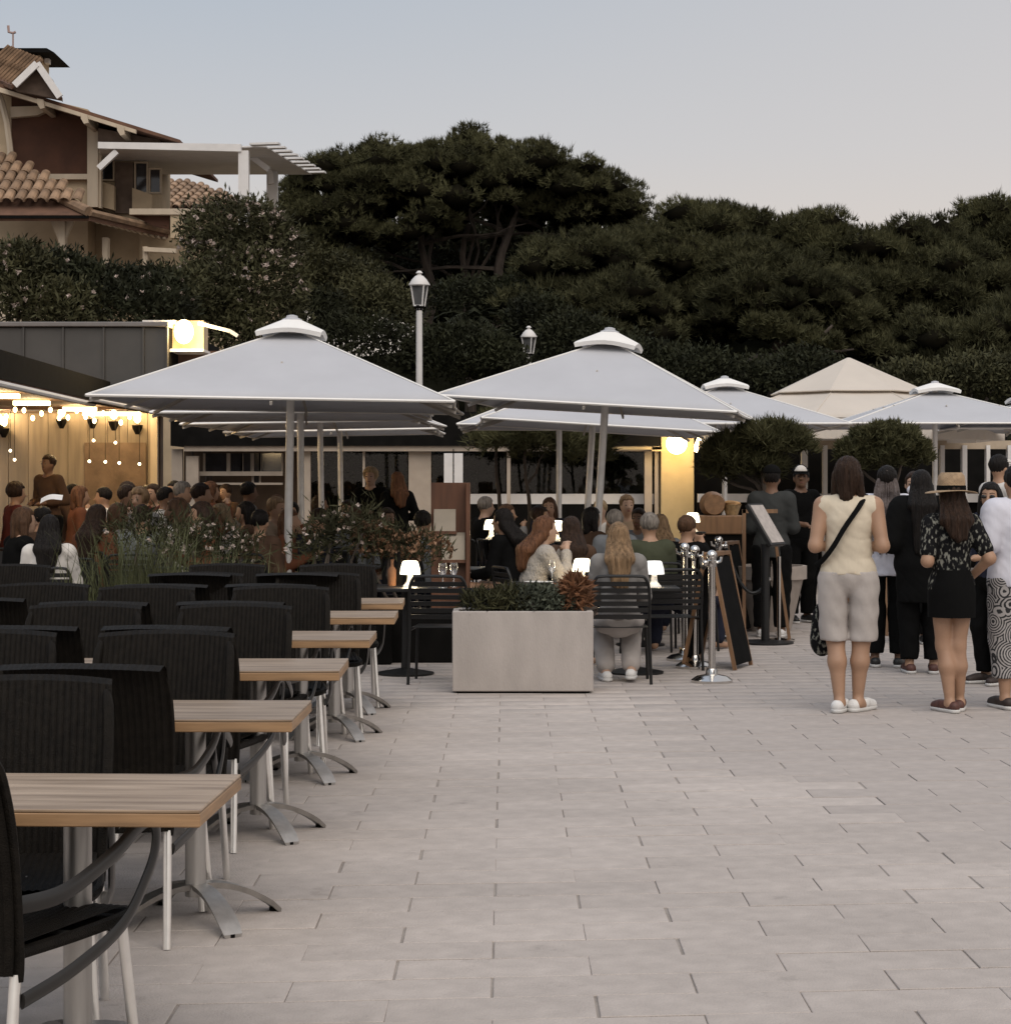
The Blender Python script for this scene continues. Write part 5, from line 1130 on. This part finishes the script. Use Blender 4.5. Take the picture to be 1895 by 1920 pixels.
        def cutf(V, x, y, z):
            V = np.maximum(V, hm - z); nk = np.sqrt((x - nck[0]) ** 2 + (y - nck[1] - .01) ** 2 + ((z - nck[2] - .06) * .9) ** 2) - .085; V = np.maximum(V, -nk)
            cz = (1 - np.abs(np.sin(z * 24 + 3.2 * np.sin(x * 7 + 1.3) + x * 7))) ** 7 * np.clip(np.sin(x * 13 + z * 6 + y * 5), 0, 1)
            wr = .009 * cz + .002 * np.sin(z * 38 + 5 * np.sin(x * 9 + y * 7)) * np.sin(x * 17 + z * 13 + y * 21) + .0012 * np.sin(z * 83 + x * 57 + 4 * np.sin(y * 23)); return V + wr.astype(np.float32)
        scale(skin_mesh('top', pr, res, .03, top, t, loose, cutf))
    if bottom is not None:
        pr = [p for p in T if p['tag'] == 'torso'][:2]; lh = leghem if leghem is not None else .10
        for i in (0, 1):
            hip, kn, an = J['hip', i], J['kne', i], J['ank', i]; pr.append(rc(hip + V3(sd[i] * .014, -.015, -.02), kn + V3(sd[i] * .012, 0, 0), .084 * g * hips, .070 if lh < .3 else .079, 1, k=.012))
            if pose != 'stand' or lh < kn[2]: pr.append(rc(kn, an * .9 + kn * .1, .074, .058, 1))
        wz = pel[2] + .10 if top is None else max(pel[2] - .02, hm) + .02
        def cutb(V, x, y, z):
            V = np.maximum(V, z - wz)
            if pose == 'stand':
                V = np.maximum(V, lh - z); V = V + np.where(z < .835, .006 * np.exp(-((x + .002 * np.sin(z * 20)) / .013) ** 2), 0)
            return V + (.004 * np.sin(z * 40 + x * 30) * np.sin(x * 25 + y * 30)).astype(np.float32)
        scale(skin_mesh('trousers' if lh < .3 else 'shorts', pr, res, .022, bottom, t, .021 if lh < .3 else .017, cutb))
    if skirt is not None:
        mt_, z0, rr = skirt; scale(MB().lathe([(rr, z0), (.196 * hips * g, pel[2] - .06), (.19 * hips * g, pel[2] - .0), (.15 * g, pel[2] + .12)], (0, 0, 0), 28, cap=False).build('skirt', mt_, t, smooth=True))
    # hair
    Hm = H_[hair]; fv = Mh @ V3(0, 1, 0); uv = Mh @ V3(0, 0, 1)
    if style:
        pr = [el(hp(0, -.018, .035), (.087, .105, .098), Mh)]
        if style == 'curly': pr = [el(hp(0, -.02, .04), (.105, .115, .11), Mh)]
        if style in ('bob', 'long', 'pony'):
            pr += [el(hp(0, -.05, -.01), (.088, .075, .10), Mh)]
        if style == 'bob': pr += [rc(hp(-.06, -.035, -.01), hp(-.082, -.035, -.125), .048, .034), rc(hp(.06, -.035, -.01), hp(.082, -.035, -.125), .048, .034), rc(hp(0, -.07, -.03), hp(0, -.085, -.13), .062, .05)]
        if style == 'long':
            e = V3(0, -.105, nck[2] - .02 - hairlen); bk_ = J['che'] - fw * .125
            pr += [rc(hp(-.05, -.05, -.03), V3(-.075, bk_[1] + .01, nck[2] - .02), .05, .055), rc(hp(.05, -.05, -.03), V3(.075, bk_[1] + .01, nck[2] - .02), .05, .055), rc(hp(0, -.07, -.04), V3(0, bk_[1] - .005, nck[2] - .03), .065, .06),
                   rc(V3(-.05, bk_[1] - .005, nck[2] - .02), V3(-.045, bk_[1] - .03, nck[2] - hairlen), .055, .03), rc(V3(.05, bk_[1] - .005, nck[2] - .02), V3(.04, bk_[1] - .03, nck[2] - hairlen - .02), .055, .03), rc(V3(0, bk_[1] - .01, nck[2] - .02), V3(0, bk_[1] - .035, nck[2] - hairlen - .03), .055, .035)]
        if style == 'pony': pr += [rc(hp(0, -.11, .03), hp(0, -.14, -.06), .035, .04), rc(hp(0, -.14, -.06), hp(0, -.12, -.2), .04, .018)]
        if style == 'bun': pr += [el(hp(0, -.10, .07), (.05, .05, .045), Mh)]
        def cuth(V, x, y, z):
            q0, q1, q2 = x - hc[0], y - hc[1], z - hc[2]; fy = fv[0] * q0 + fv[1] * q1 + fv[2] * q2; fz = uv[0] * q0 + uv[1] * q1 + uv[2] * q2
            V = np.maximum(V, np.minimum(fy - .042, .062 - fz) * .9)
            if style in ('short', 'curly'): V = np.maximum(V, -(fz + .045 + np.maximum(0, fy) * .8))
            return V + (.0042 * np.sin(np.arctan2(x - hc[0], -(y - hc[1]) + .05) * 30 + 2.5 * np.sin(z * 13 + x * 9))).astype(np.float32)
        scale(skin_mesh('hair', pr, min(res, .017), .02, Hm, t, 0, cuth))
    if face:
        for x in (-1, 1):
            e = MB().sphere((0, 0, 0), .0095, 8, 6, (1.3, .6, .6)).build('eye', M_eye, t, smooth=True); e.location = Vector(hp(x * .033, .088, .004)) * s; e.scale = (s, s, s)
            e = MB().tube([(-.02, 0, 0), (0, .004, .006), (.02, 0, 0)], .0028, 5).build('eyebrow', Hm, t); e.location = Vector(hp(x * .034, .093, .028)) * s; e.rotation_euler.z = head[0]
        e = MB().sphere((0, 0, 0), .02, 8, 6, (1.2, .4, .35)).build('mouth', M_lip, t, smooth=True); e.location = Vector(hp(0, .088, -.062)) * s; e.rotation_euler.z = head[0]
    if shoes is not None:
        for i in (0, 1):
            a, b = J['ank', i], J['toe', i]; d = (b - a) * V3(1, 1, 0); d /= np.linalg.norm(d); z0 = max(0, a[2] - .085)
            hl = a - d * .05; hl[2] = z0 + .045; to = a + d * .17; to[2] = z0 + .035; md = a + d * .06; md[2] = z0 + .055
            so = skin_mesh('shoe', [rc(hl, md, .043, .044, 1), rc(md, to, .044, .036, 1)], .010, .02, shoes, t, 0, lambda V, x, y, z: np.maximum(V, np.maximum(z0 + .02 - z, z - z0 - .085))); scale(so)
            sl_ = skin_mesh('sole', [rc(hl * V3(1, 1, 0) + V3(0, 0, z0 + .02), md * V3(1, 1, 0) + V3(0, 0, z0 + .02), .046, .047, 1), rc(md * V3(1, 1, 0) + V3(0, 0, z0 + .02), to * V3(1, 1, 0) + V3(0, 0, z0 + .02), .047, .038, 1)], .010, .01, M_sole, so, 0, lambda V, x, y, z: np.maximum(V, np.maximum(z0 - z, z - z0 - .028)))
    t['_s'] = s; J['s'] = s; J['hp'] = hp; J['hc'] = hc; t.pop('_s')
    return t, J
def onbody(t, J, p): return Vector(p) * J['s']
C = {'white': cloth('white', (.60, .57, .53)), 'cream': cloth('cream_knit', (.56, .49, .38)), 'whiteblue': cloth('cool_white', (.58, .58, .64)), 'grey': cloth('grey', (.21, .20, .19)), 'lgrey': cloth('stone_grey', (.40, .365, .34), bump=.25, bscale=24),
     'black': cloth('black', (.005, .005, .005)), 'green': cloth('olive', (.055, .06, .038)), 'denim': cloth('dark_denim', (.040, .042, .041)), 'rust': cloth('rust', (.14, .055, .03)), 'brown': cloth('brown', (.075, .045, .03)),
     'navy': cloth('navy', (.02, .022, .035)), 'bluegrey': cloth('blue_grey', (.17, .18, .19)), 'tan': cloth('tan', (.30, .22, .15)), 'wine': cloth('wine', (.09, .025, .022)), 'fleece': cloth('fleece', (.38, .345, .30), bump=.8, bscale=60)}
FLORAL = cloth('black_floral', (.010, .010, .011), col2=(.20, .20, .17), sharp=.15, shift=.085, scale=46, detail=2.5)
MANDALA = None
def mandala():
    m = bpy.data.materials.new('cloth_mandala'); m.use_nodes = True; n = m.node_tree; b = n.nodes['Principled BSDF']; b.inputs['Roughness'].default_value = .9
    c = n.nodes.new('ShaderNodeTexCoord'); v = n.nodes.new('ShaderNodeTexVoronoi'); v.inputs['Scale'].default_value = 7.0; v.feature = 'F1'; n.links.new(c.outputs['Object'], v.inputs['Vector'])
    mu = n.nodes.new('ShaderNodeMath'); mu.operation = 'MULTIPLY'; mu.inputs[1].default_value = 52; n.links.new(v.outputs['Distance'], mu.inputs[0])
    si = n.nodes.new('ShaderNodeMath'); si.operation = 'SINE'; n.links.new(mu.outputs[0], si.inputs[0])
    no = n.nodes.new('ShaderNodeTexVoronoi'); no.inputs['Scale'].default_value = 60; n.links.new(c.outputs['Object'], no.inputs['Vector'])
    ad = n.nodes.new('ShaderNodeMath'); ad.operation = 'ADD'; n.links.new(si.outputs[0], ad.inputs[0]); n.links.new(no.outputs['Distance'], ad.inputs[1])
    r = n.nodes.new('ShaderNodeValToRGB'); r.color_ramp.elements[0].position = .25; r.color_ramp.elements[0].color = (.02, .02, .022, 1); r.color_ramp.elements[1].position = .6; r.color_ramp.elements[1].color = (.34, .32, .31, 1)
    n.links.new(ad.outputs[0], r.inputs[0]); n.links.new(r.outputs[0], b.inputs['Base Color']); return m
MANDALA = mandala()
M_shoew = mat('white_trainer', (.66, .65, .63), .6, var=.08, scale=30); M_shoed = mat('dark_shoe', (.03, .018, .014), .6, var=.3, scale=20); M_shoeb = mat('black_shoe', (.012, .012, .012), .5); M_shoer = mat('maroon_shoe', (.08, .03, .022), .6, var=.3, scale=25)
# ---- queue
g = G(1590, 1334); tA, JA = person('woman in cream sleeveless top and grey knee shorts seen from behind', (g.x, g.y), R(-8), h=1.76, skin='tan', top=C['cream'], bottom=C['lgrey'], hair='dark', style='bob', sleeve=0, hem=.925, leghem=.475, arms='close', fat=1.09, hips=.97, shoulders=1.0, shoes=M_shoew, head=(R(-14), -.12), res=.0105,
    stance={('kne', 0): (-.085, .02, .49), ('kne', 1): (.085, .02, .49), ('ank', 0): (-.062, -.05, .085), ('ank', 1): (.062, .02, .085), ('toe', 1): (.10, .14, -.05), ('toe', 0): (.05, .15, -.05)})
sA = JA['s']
def strap(par_loc, yaw, pts, w, label, mt, bag=None, bagmt=None, s=1.0):
    t = thing('shoulder_bag', label, 'bag', par_loc, yaw); pp_ = smooth([Vector(p) * s for p in pts], 6); MB().tube(pp_, w, 8, .35).build('strap', mt, t, smooth=True)
    if bag:
        o = skin_mesh('pouch', [el(np.array(bag[0]) * s, np.array(bag[1]) * s)], .012, .02, bagmt or mt, t)
    return t
strap((g.x, g.y, 0), R(-8), [(.13, .10, 1.36), (.115, .03, 1.452), (.10, -.03, 1.435), (.06, -.122, 1.37), (-.03, -.152, 1.24), (-.10, -.150, 1.12), (-.165, -.10, 1.03), (-.215, .0, .98)], .021, 'black crossbody strap over the cream top of the woman in grey shorts', C['black'], s=sA)
bgl = Vector((X(1541, 13.9), 13.95, 0)); bg_ = thing('tote_bag', 'dark patterned tote bag hanging at the left of the woman in grey shorts', 'bag', bgl)
skin_mesh('pouch', [el((0, 0, .58), (.07, .05, .17)), el((.01, 0, .47), (.085, .05, .10))], .012, .03, FLORAL, bg_); MB().tube(smooth([(-.04, 0, .68), (-.045, .0, .85), (.0, 0, 1.03), (.035, 0, .85), (.03, 0, .68)], 5), .011, 6, .5).build('handle', C['black'], bg_)
g = G(1783, 1334); tB, JB = person('woman in straw hat, black floral shirt and short black skirt seen from behind', (g.x, g.y), R(6), h=1.60, skin='tan', top=FLORAL, hair='dark', style='long', hairlen=.12, sleeve=.36, hem=.86, arms=('close', 'hip'), fat=.90, shoulders=.88, res=.0105, shoes=M_shoer, loose=.02, skirt=(C['black'], .70, .175),
    stance={('kne', 0): (-.05, .02, .49), ('kne', 1): (.045, .0, .49), ('ank', 0): (-.03, -.05, .085), ('ank', 1): (.075, .05, .085), ('toe', 0): (-.05, .14, -.05), ('toe', 1): (.06, .14, -.05)})
hs = JB['s']; hat = thing('straw_hat', 'straw fedora with black band on the woman in the floral shirt', 'hat', (g.x, g.y, 0), R(6)); hcB = Vector(JB['hc']) * hs + Vector((0, -.01, .045))
M_straw = mat('straw_weave', (.36, .25, .15), .8, var=.2, scale=30, bump=.5, bscale=160)
MB().lathe([(.098, 0), (.096, .06), (.09, .10), (.07, .122), (.02, .112), (.001, .11)], hcB, 24, cap=False).build('crown', M_straw, hat, smooth=True)
bm_ = MB().grid(lambda u, v: (hcB.x + math.cos(2 * PI * u) * (.095 + .085 * v), hcB.y + math.sin(2 * PI * u) * (.105 + .085 * v), hcB.z - .012 * v - .010 * math.cos(4 * PI * u) * v), 36, 4).build('brim', M_straw, hat, smooth=True); bm_.modifiers.new('t', 'SOLIDIFY').thickness = .004
MB().lathe([(.102, .0), (.100, .032)], hcB, 24, cap=False).build('band', C['black'], hat, smooth=True)
g = G(1662, 1250); tC, JC = person('woman with long braids, pale tee and black leggings behind the cream top', (g.x, g.y), R(-12), h=1.72, skin='brown', top=C['whiteblue'], bottom=C['black'], hair='black', style='short', sleeve=.32, hem=.78, leghem=.12, arms='front', shoes=M_shoeb, loose=.03, res=.013)
b = MB()
for i in range(34):
    a = (i / 33 - .5) * 2; hp = JC['hp']; p0 = hp(a * .06, -.05 - .05 * (1 - a * a), .09 - .05 * abs(a)); p1 = hp(a * .095, -.085 - .02 * random.random(), -.06); p2 = V3(a * .12, -.15 - .02 * random.random(), 1.28); p3 = V3(a * .10 + random.uniform(-.02, .02), -.17, 1.02 + random.uniform(-.06, .08))
    b.tube(smooth([Vector(q) * JC['s'] for q in (p0, p1, p2, p3)], 4), .009, 5)
b.build('braid', mat('hair_braid', (.05, .03, .025), .6, var=.5, scale=9, col2=(.15, .12, .11), bump=.6), tC)
g = G(1905, 1328); tD, JD = person('person in white tee and patterned trousers at the right edge', (g.x, g.y), R(10), h=1.70, skin='tan', top=C['whiteblue'], bottom=MANDALA, hair='black', style='short', sleeve=.40, hem=.86, leghem=.22, arms='front', loose=.035, shoes=M_shoed, fat=1.05, hips=1.05, res=.012)
g = Vector((X(1858, 15.6), 15.6, 0)); tE, JE = person('woman in sunglasses and dark scarf looking to the left in the queue', g, R(120), h=1.58, skin='tan', top=C['navy'], bottom=C['black'], hair='black', style='bob', sleeve=.9, leghem=.1, arms='front', face=True, shoes=M_shoed, head=(R(35), 0))
sg = thing('sunglasses', 'dark sunglasses on the scarfed woman', 'sunglasses', (g.x, g.y, 0), R(120)); hp = JE['hp']
for x in (-1, 1):
    e = MB().sphere((0, 0, 0), .022, 10, 6, (1, .35, .7)).build('lens', M_eye, sg, smooth=True); e.location = Vector(hp(x * .036, .098, .004)) * JE['s']; e.rotation_euler.z = R(35)
g = Vector((X(1726, 16.5), 16.5, 0)); tG, JG = person('person with long black hair in loose black clothes behind the straw hat', g, R(-5), h=1.68, skin='tan', top=C['black'], bottom=C['black'], hair='black', style='long', hairlen=.4, sleeve=.9, hem=.6, leghem=.12, arms='front', loose=.05, fat=1.1, shoes=M_shoer)
g = Vector((X(1712, 19.5), 19.5, 0)); tF, JF = person('dark-haired person in a white face mask facing the camera', g, R(165), h=1.68, skin='fair', top=C['grey'], bottom=C['black'], hair='dark', style='short', sleeve=.9, leghem=.1, face=True, shoes=M_shoeb)
mk = thing('face_mask', 'pale blue-white face mask on the dark-haired person', 'mask', (g.x, g.y, 0), R(165)); e = skin_mesh('mask', [el((0, 0, 0), (.062, .04, .05))], .008, .01, C['whiteblue'], mk); e.location = Vector(JF['hp'](0, .075, -.055)) * JF['s']
g = Vector((X(1446, 20.35), 20.35, 0)); tI, JI = person('man in dark denim jacket and black cap seen from behind at the menu stand', g, R(-12), h=1.74, skin='brown', top=C['denim'], bottom=C['black'], hair='black', style='short', sleeve=.95, hem=.80, leghem=.1, arms='phone', loose=.022, shoes=M_shoew, fat=.98)
g2_ = Vector((X(1500, 22.4), 22.4, 0)); tH, JH = person('bearded man in black wearing a cap with white front panel', g2_, R(200), h=1.76, skin='brown', top=C['black'], bottom=C['black'], hair='black', style='short', sleeve=.4, leghem=.1, arms='front', face=True, shoes=M_shoeb, head=(R(-25), -.1))
def cap(label, J, loc, yaw, mt, front=None):
    t = thing('cap', label, 'cap', (loc.x, loc.y, 0), yaw); c = J['hc']; s = J['s']
    e = skin_mesh('crown', [el((0, 0, 0), (.096, .112, .095))], .008, .01, mt, t, 0, lambda V, x, y, z: np.maximum(V, -.0 - z)); e.location = (Vector(c) + Vector((0, -.015, .055))) * s
    if front is not None:
        e = skin_mesh('front_panel', [el((0, 0, 0), (.085, .105, .096))], .008, .01, front, t, 0.006, lambda V, x, y, z: np.maximum(np.maximum(V, .012 - z), .055 - y)); e.location = (Vector(c) + Vector((0, -.008, .055))) * s
    b = MB(); b.grid(lambda u, v: (math.sin((u - .5) * 2.4) * .085, .085 + .075 * v * math.cos((u - .5) * 2.4), .002 - .012 * v - .03 * (2 * u - 1) ** 2 * v), 12, 3); e = b.build('peak', mt, t, smooth=True); e.location = (Vector(c) + Vector((0, -.005, .055))) * s; e.modifiers.new('t', 'SOLIDIFY').thickness = .005
cap('black cap on the man in the denim jacket', JI, g, R(-12), C['black']); cap('black cap with white front panel on the bearded man', JH, g2_, R(200 - 25), C['black'], C['white'])
g = Vector((X(1872, 20.5), 20.5, 0)); tJ, JJ = person('tall person in white shirt with dark hair beside the right hand parasol mast', g, R(-60), h=1.86, skin='tan', top=C['white'], bottom=C['black'], hair='black', style='short', sleeve=.4, leghem=.1, arms='phone', face=True, shoes=M_shoeb)
mk = thing('white_visor', 'white sun visor on the tall person at the right', 'visor', (g.x, g.y, 0), R(-60)); e = skin_mesh('visor', [el((0, 0, 0), (.09, .13, .05))], .01, .01, C['white'], mk, 0, lambda V, x, y, z: np.maximum(V, -z)); e.location = (Vector(JJ['hc']) + Vector((0, .02, .05))) * JJ['s']
# ---- diners: label, px, D, yaw, skin, top, hair, style, sleeve, arms, lean, zoff, extra
S = [
 ('blonde woman in grey shirt seated with her back to the camera right of the planter', 1160, 15.75, 0, 'fair', 'grey', 'blond', 'long', .9, 'table', .12, 0, dict(res=.013, hairlen=.22, bottom='lgrey', shoes=1, asit=((-.10, .10, .085), (.10, .02, .11)))),
 ('grey-haired man in olive jacket with his back turned', 1222, 18.2, 10, 'tan', 'green', 'grey', 'short', 1, 'table', .15, 0, dict(fat=1.1)),
 ('short-haired man in black shirt with white collar in front of the pillar', 1280, 18.6, -40, 'tan', 'black', 'brown', 'short', 1, 'chin', .1, 0, dict(fat=1.05)),
 ('woman with long light-streaked hair left of the pillar', 1240, 20.5, 10, 'fair', 'bluegrey', 'blond', 'long', 1, 'table', .1, 0, {}),
 ('grey-brown haired man between the mast and the olive jacket', 1156, 20, 15, 'tan', 'bluegrey', 'grey', 'short', 1, 'table', .1, 0, {}),
 ('red-haired woman in fluffy white jumper leaning to the right', 992, 17.2, -70, 'fair', 'fleece', 'chest', 'long', 1, 'chin', .22, 0, dict(fat=1.1, hairlen=.15)),
 ('woman with black hair and black clothes facing the small lamp', 965, 19, 60, 'tan', 'black', 'black', 'long', 1, 'table', .2, .05, dict(fat=1.05)),
 ('woman with very long dark brown hair behind the middle masts', 1072, 17.6, 10, 'tan', 'brown', 'dark', 'long', 1, 'table', .05, 0, dict(hairlen=.38)),
 ('fair-haired person far back behind the middle masts', 1128, 23.5, 160, 'fair', 'white', 'fair', 'short', 1, 'table', .1, .12, dict(face=True)),
 ('fair-haired person in tan top far back left of the pillar', 1172, 23, 190, 'fair', 'tan', 'blond', 'short', .5, 'phone', .1, .13, dict(face=True)),
 ('white-haired person far back right of the lectern', 897, 24, -60, 'fair', 'black', 'grey', 'short', 1, 'table', .15, .12, {}),
 ('person with brown hair far back between lectern and masts', 1030, 24.5, 175, 'tan', 'navy', 'brown', 'bob', 1, 'table', .1, .1, dict(face=True)),
 ('dark-haired man in blue-grey shirt leaning beside the lectern', 776, 19.8, -25, 'tan', 'bluegrey', 'black', 'short', 1, 'table', .3, .02, dict(fat=1.08)),
 ('woman in white blouse with long black hair seated with her back to the camera', 92, 17.2, 5, 'tan', 'white', 'black', 'long', 1, 'table', .06, 0, dict(res=.015, hairlen=.2, fat=1.1)),
 ('woman with hand at her cheek at the left edge', 18, 18.2, -55, 'fair', 'black', 'brown', 'bob', 1, 'chin', .2, 0, dict(face=True)),
 ('long-haired brunette right of the woman in white', 172, 19.2, -20, 'tan', 'rust', 'dark', 'long', 1, 'phone', .15, 0, {}),
 ('person in brown bending at the left edge', 52, 20.6, -40, 'tan', 'brown', 'black', 'short', 1, 'table', .3, .05, {}),
]
CHN = {S[i][0]: c for i, c in enumerate(('', 'man in the olive jacket', 'short-haired man by the pillar', 'woman with light-streaked hair', 'grey-brown haired man', 'woman in the fluffy white jumper', 'woman in black at the small lamp', 'woman with very long dark hair', 'fair-haired person behind the masts', 'person in the tan top', 'white-haired person', 'brown-haired person far back', 'man in the blue-grey shirt', 'woman in the white blouse', 'woman with hand at her cheek', 'long-haired brunette', 'bending person at the left edge'))}
L2 = [(205, 25, 'black', 'short', 'white', 170), (246, 24, 'dark', 'bob', 'brown', 150), (268, 26.5, 'black', 'short', 'tan', 200), (292, 25.2, 'dark', 'short', 'wine', 20), (334, 26.8, 'black', 'bun', 'green', 180), (300, 22.6, 'black', 'short', 'white', 170), (228, 21.4, 'dark', 'short', 'brown', -40), (268, 21.2, 'blond', 'curly', 'grey', 160), (332, 22.4, 'grey', 'short', 'bluegrey', 190), (385, 25, 'chest', 'bob', 'rust', 160), (402, 27.2, 'brown', 'long', 'wine', 180), (456, 24.6, 'black', 'short', 'grey', 200), (472, 22.2, 'black', 'bob', 'brown', 170), (520, 24.2, 'chest', 'bob', 'tan', 180), (508, 21.4, 'blond', 'short', 'tan', 175), (548, 22.8, 'black', 'short', 'rust', 40), (425, 21.2, 'fair', 'long', 'white', 150), (140, 24, 'chest', 'bob', 'rust', 200), (365, 20.9, 'dark', 'short', 'rust', -20), (655, 24, 'dark', 'short', 'black', 170), (130, 27, 'black', 'short', 'brown', 180), (20, 24, 'dark', 'curly', 'wine', 160), (430, 29, 'dark', 'short', 'brown', 180), (590, 27, 'dark', 'bob', 'black', 190), (212, 19.4, 'brown', 'bob', 'grey', 30), (262, 18.6, 'dark', 'short', 'bluegrey', -10), (345, 19.0, 'brown', 'long', 'white', 10), (392, 18.4, 'dark', 'bob', 'rust', -30), (482, 18.8, 'black', 'short', 'brown', 15), (530, 19.6, 'chest', 'bob', 'rust', 170), (610, 19.8, 'dark', 'short', 'navy', 160), (660, 20.4, 'brown', 'bob', 'bluegrey', -30), (720, 21.6, 'dark', 'short', 'rust', 150), (850, 23, 'dark', 'short', 'black', 30), (940, 23.4, 'brown', 'short', 'grey', -60), (1000, 21.5, 'dark', 'short', 'navy', 170), (1100, 20.5, 'black', 'bob', 'brown', 20), (1200, 22, 'dark', 'short', 'bluegrey', 160)]
ADJ = {'grey': 'grey', 'white': 'white', 'navy': 'navy', 'rust': 'rust red', 'wine': 'dark red', 'tan': 'tan', 'green': 'olive', 'bluegrey': 'blue-grey', 'brown': 'brown', 'black': 'black'}
WH = {212: 'left of the feathery grass, near', 262: 'right behind the feathery grass', 345: 'behind the thin grass', 392: 'near, left of the white blossoms', 482: 'near, left of the front mast', 530: 'at the foot of the front mast', 610: 'behind the leafy white-flowered plant', 660: 'behind the rear left masts', 720: 'behind the orange flowers', 850: 'half hidden behind the lectern', 940: 'far back beside the small lamp', 1000: 'behind the red-haired woman', 1100: 'between the two middle masts', 1200: 'far back near the pillar', 205: 'under the hanging bulbs', 246: 'left of the corner post', 268: 'just left of the corner post', 292: 'against the corner post', 334: 'below the pale board', 300: 'above the feathery grass', 228: 'behind the long-haired brunette', 332: 'left of the pale post', 385: 'right of the pale post', 402: 'far back below the small windows', 456: 'below the rail of the small windows', 472: 'left of the front mast', 520: 'beside the front mast, far back', 508: 'left of the front mast, nearer', 548: 'between the two left masts', 425: 'above the white blossoms', 140: 'behind the standing waiter', 365: 'right of the feathery grass', 655: 'between the rear left masts', 130: 'far back by the wood wall', 20: 'far back at the left edge', 430: 'farthest back under the small windows', 590: 'far back between the left masts'}
ST = {'short': 'short hair', 'bob': 'bobbed hair', 'bun': 'hair in a bun', 'curly': 'curly hair', 'long': 'long hair'}
HN = {'black': 'black', 'dark': 'dark brown', 'brown': 'brown', 'chest': 'chestnut', 'grey': 'grey', 'fair': 'fair', 'blond': 'dark blond'}
for qi, (px_, D_, hr, sty, tp_, yw) in enumerate(L2):
    yw = yw + (-70, 0, 65, 140, -35, 95)[qi % 6]
    S.append(('diner with %s %s in %s top %s' % (HN[hr], ST[sty], ADJ[tp_], 'above the grass, nearer' if (px_, D_) == (268, 21.2) else WH[px_]), px_, D_, yw, 'tan' if px_ % 3 else 'brown', tp_, hr, sty, 1, ('table', 'chin', 'phone')[px_ % 3], .1, .22 if D_ > 20.6 and X(px_, D_) < -3.0 else .06, dict(face=100 < yw < 260)))
for lab, px_, D_, yw, sk, tp_, hr, sty, slv, arm, ln, zo, ex in S:
    ex = dict(ex); bt_ = C[ex.pop('bottom', 'navy')]; sh = M_shoew if ex.pop('shoes', None) else None; ex.setdefault('res', .028 if D_ > 20 else .020)
    x = X(px_, D_); t, J = person(lab, (x, D_), R(yw), 'sit', (1.66 if X(px_, D_) > -2.5 else 1.74) + random.uniform(-.05, .07), sk, C[tp_], bt_, hr, sty, slv, None, None, arm, lean=ln, zoff=zo, shoes=sh, **ex)
    if sh:
        put_slat(x, D_ + .02, R(yw), 'black slatted chair on which the blonde woman in grey sits')
    else:
        put_slat(x, D_, R(yw), 'black slatted chair of the ' + ('diner ' + ('above the grass, nearer' if (px_, D_) == (268, 21.2) else WH.get(px_, '')) if lab.startswith('diner') else CHN[lab]), D_ < 19, zo)
for px_, D_, lab, z in ((60, 19.0, 'black table at the left edge before the woman in white', 0), (240, 22.5, 'black table under the hanging bulbs', .22), (300, 24, 'black table near the corner post', .22), (450, 23.4, 'black table below the small windows', .06), (520, 22.6, 'black table left of the parasol masts', .06), (1200, 19.3, 'black table between the olive jacket and the pillar', 0), (940, 19.9, 'black table of the woman in black', .0), (1140, 22, 'black table far back behind the masts', .0)):
    put_ktable(X(px_, D_), D_, lab, z)
# standing staff
g = Vector((X(92, 26), 26, .22)); person('waiter standing in silhouette before the wood wall', g, R(150), h=1.72, skin='brown', top=C['brown'], bottom=C['black'], hair='dark', style='short', sleeve=.9, leghem=.1, arms='front', face=True, shoes=M_shoeb, zoff=.22, res=.022)
g = Vector((X(745, 27), 27, 0)); person('brown-haired waitress in black standing left of the lectern', g, R(20), h=1.72, skin='fair', top=C['black'], bottom=C['black'], hair='chest', style='long', hairlen=.15, sleeve=.9, leghem=.1, arms='front', shoes=M_shoeb, res=.022)
g = Vector((X(695, 27.5), 27.5, 0)); person('fair curly-haired waiter in black left of the lectern', g, R(170), h=1.78, skin='fair', top=C['black'], bottom=C['black'], hair='fair', style='curly', sleeve=.9, leghem=.1, arms='table', face=True, shoes=M_shoeb, res=.022)
nk = thing('napkin', 'white paper held above the heads at the left', 'paper', P(98, 944, 19.8)); b = MB(); b.grid(lambda u, v: (-.12 + .22 * u, .05 * v, .02 * math.sin(u * 4) + .05 * u + .05 * v), 8, 4); b.build('sheet', M_porc, nk).modifiers.new('t', 'SOLIDIFY').thickness = .002

# crockery on the tables
def plate(loc, lab):
    t = thing('plate', lab, 'plate', loc, group='plates on the tables'); MB().lathe([(.06, 0), (.12, .018), (.125, .022)], (0, 0, 0), 18, cap=True).build('dish', M_porc, t, smooth=True)
for px_, D_, z_, lab in ((55, 18.85, .73, 'white plate on the table before the woman in white'), (240, 22.4, .95, 'white plate under the hanging bulbs'), (450, 23.3, .79, 'white plate below the small windows'), (520, 22.5, .79, 'white plate left of the parasol masts'), (1010, 16.75, .73, 'white plate behind the concrete planter'), (1205, 19.2, .73, 'white plate beside the olive jacket')): plate((X(px_, D_), D_, z_), lab)
for px_, D_, z_, lab in ((232, 22.5, .95, 'wine glass under the hanging bulbs'), (440, 23.4, .79, 'wine glass below the small windows'), (530, 22.7, .79, 'wine glass left of the parasol masts'), (1035, 16.9, .73, 'wine glass behind the concrete planter'), (1195, 19.4, .73, 'wine glass beside the olive jacket'), (940, 19.9, .73, 'wine glass before the woman in black')): wine_glass((X(px_, D_), D_, z_), lab)
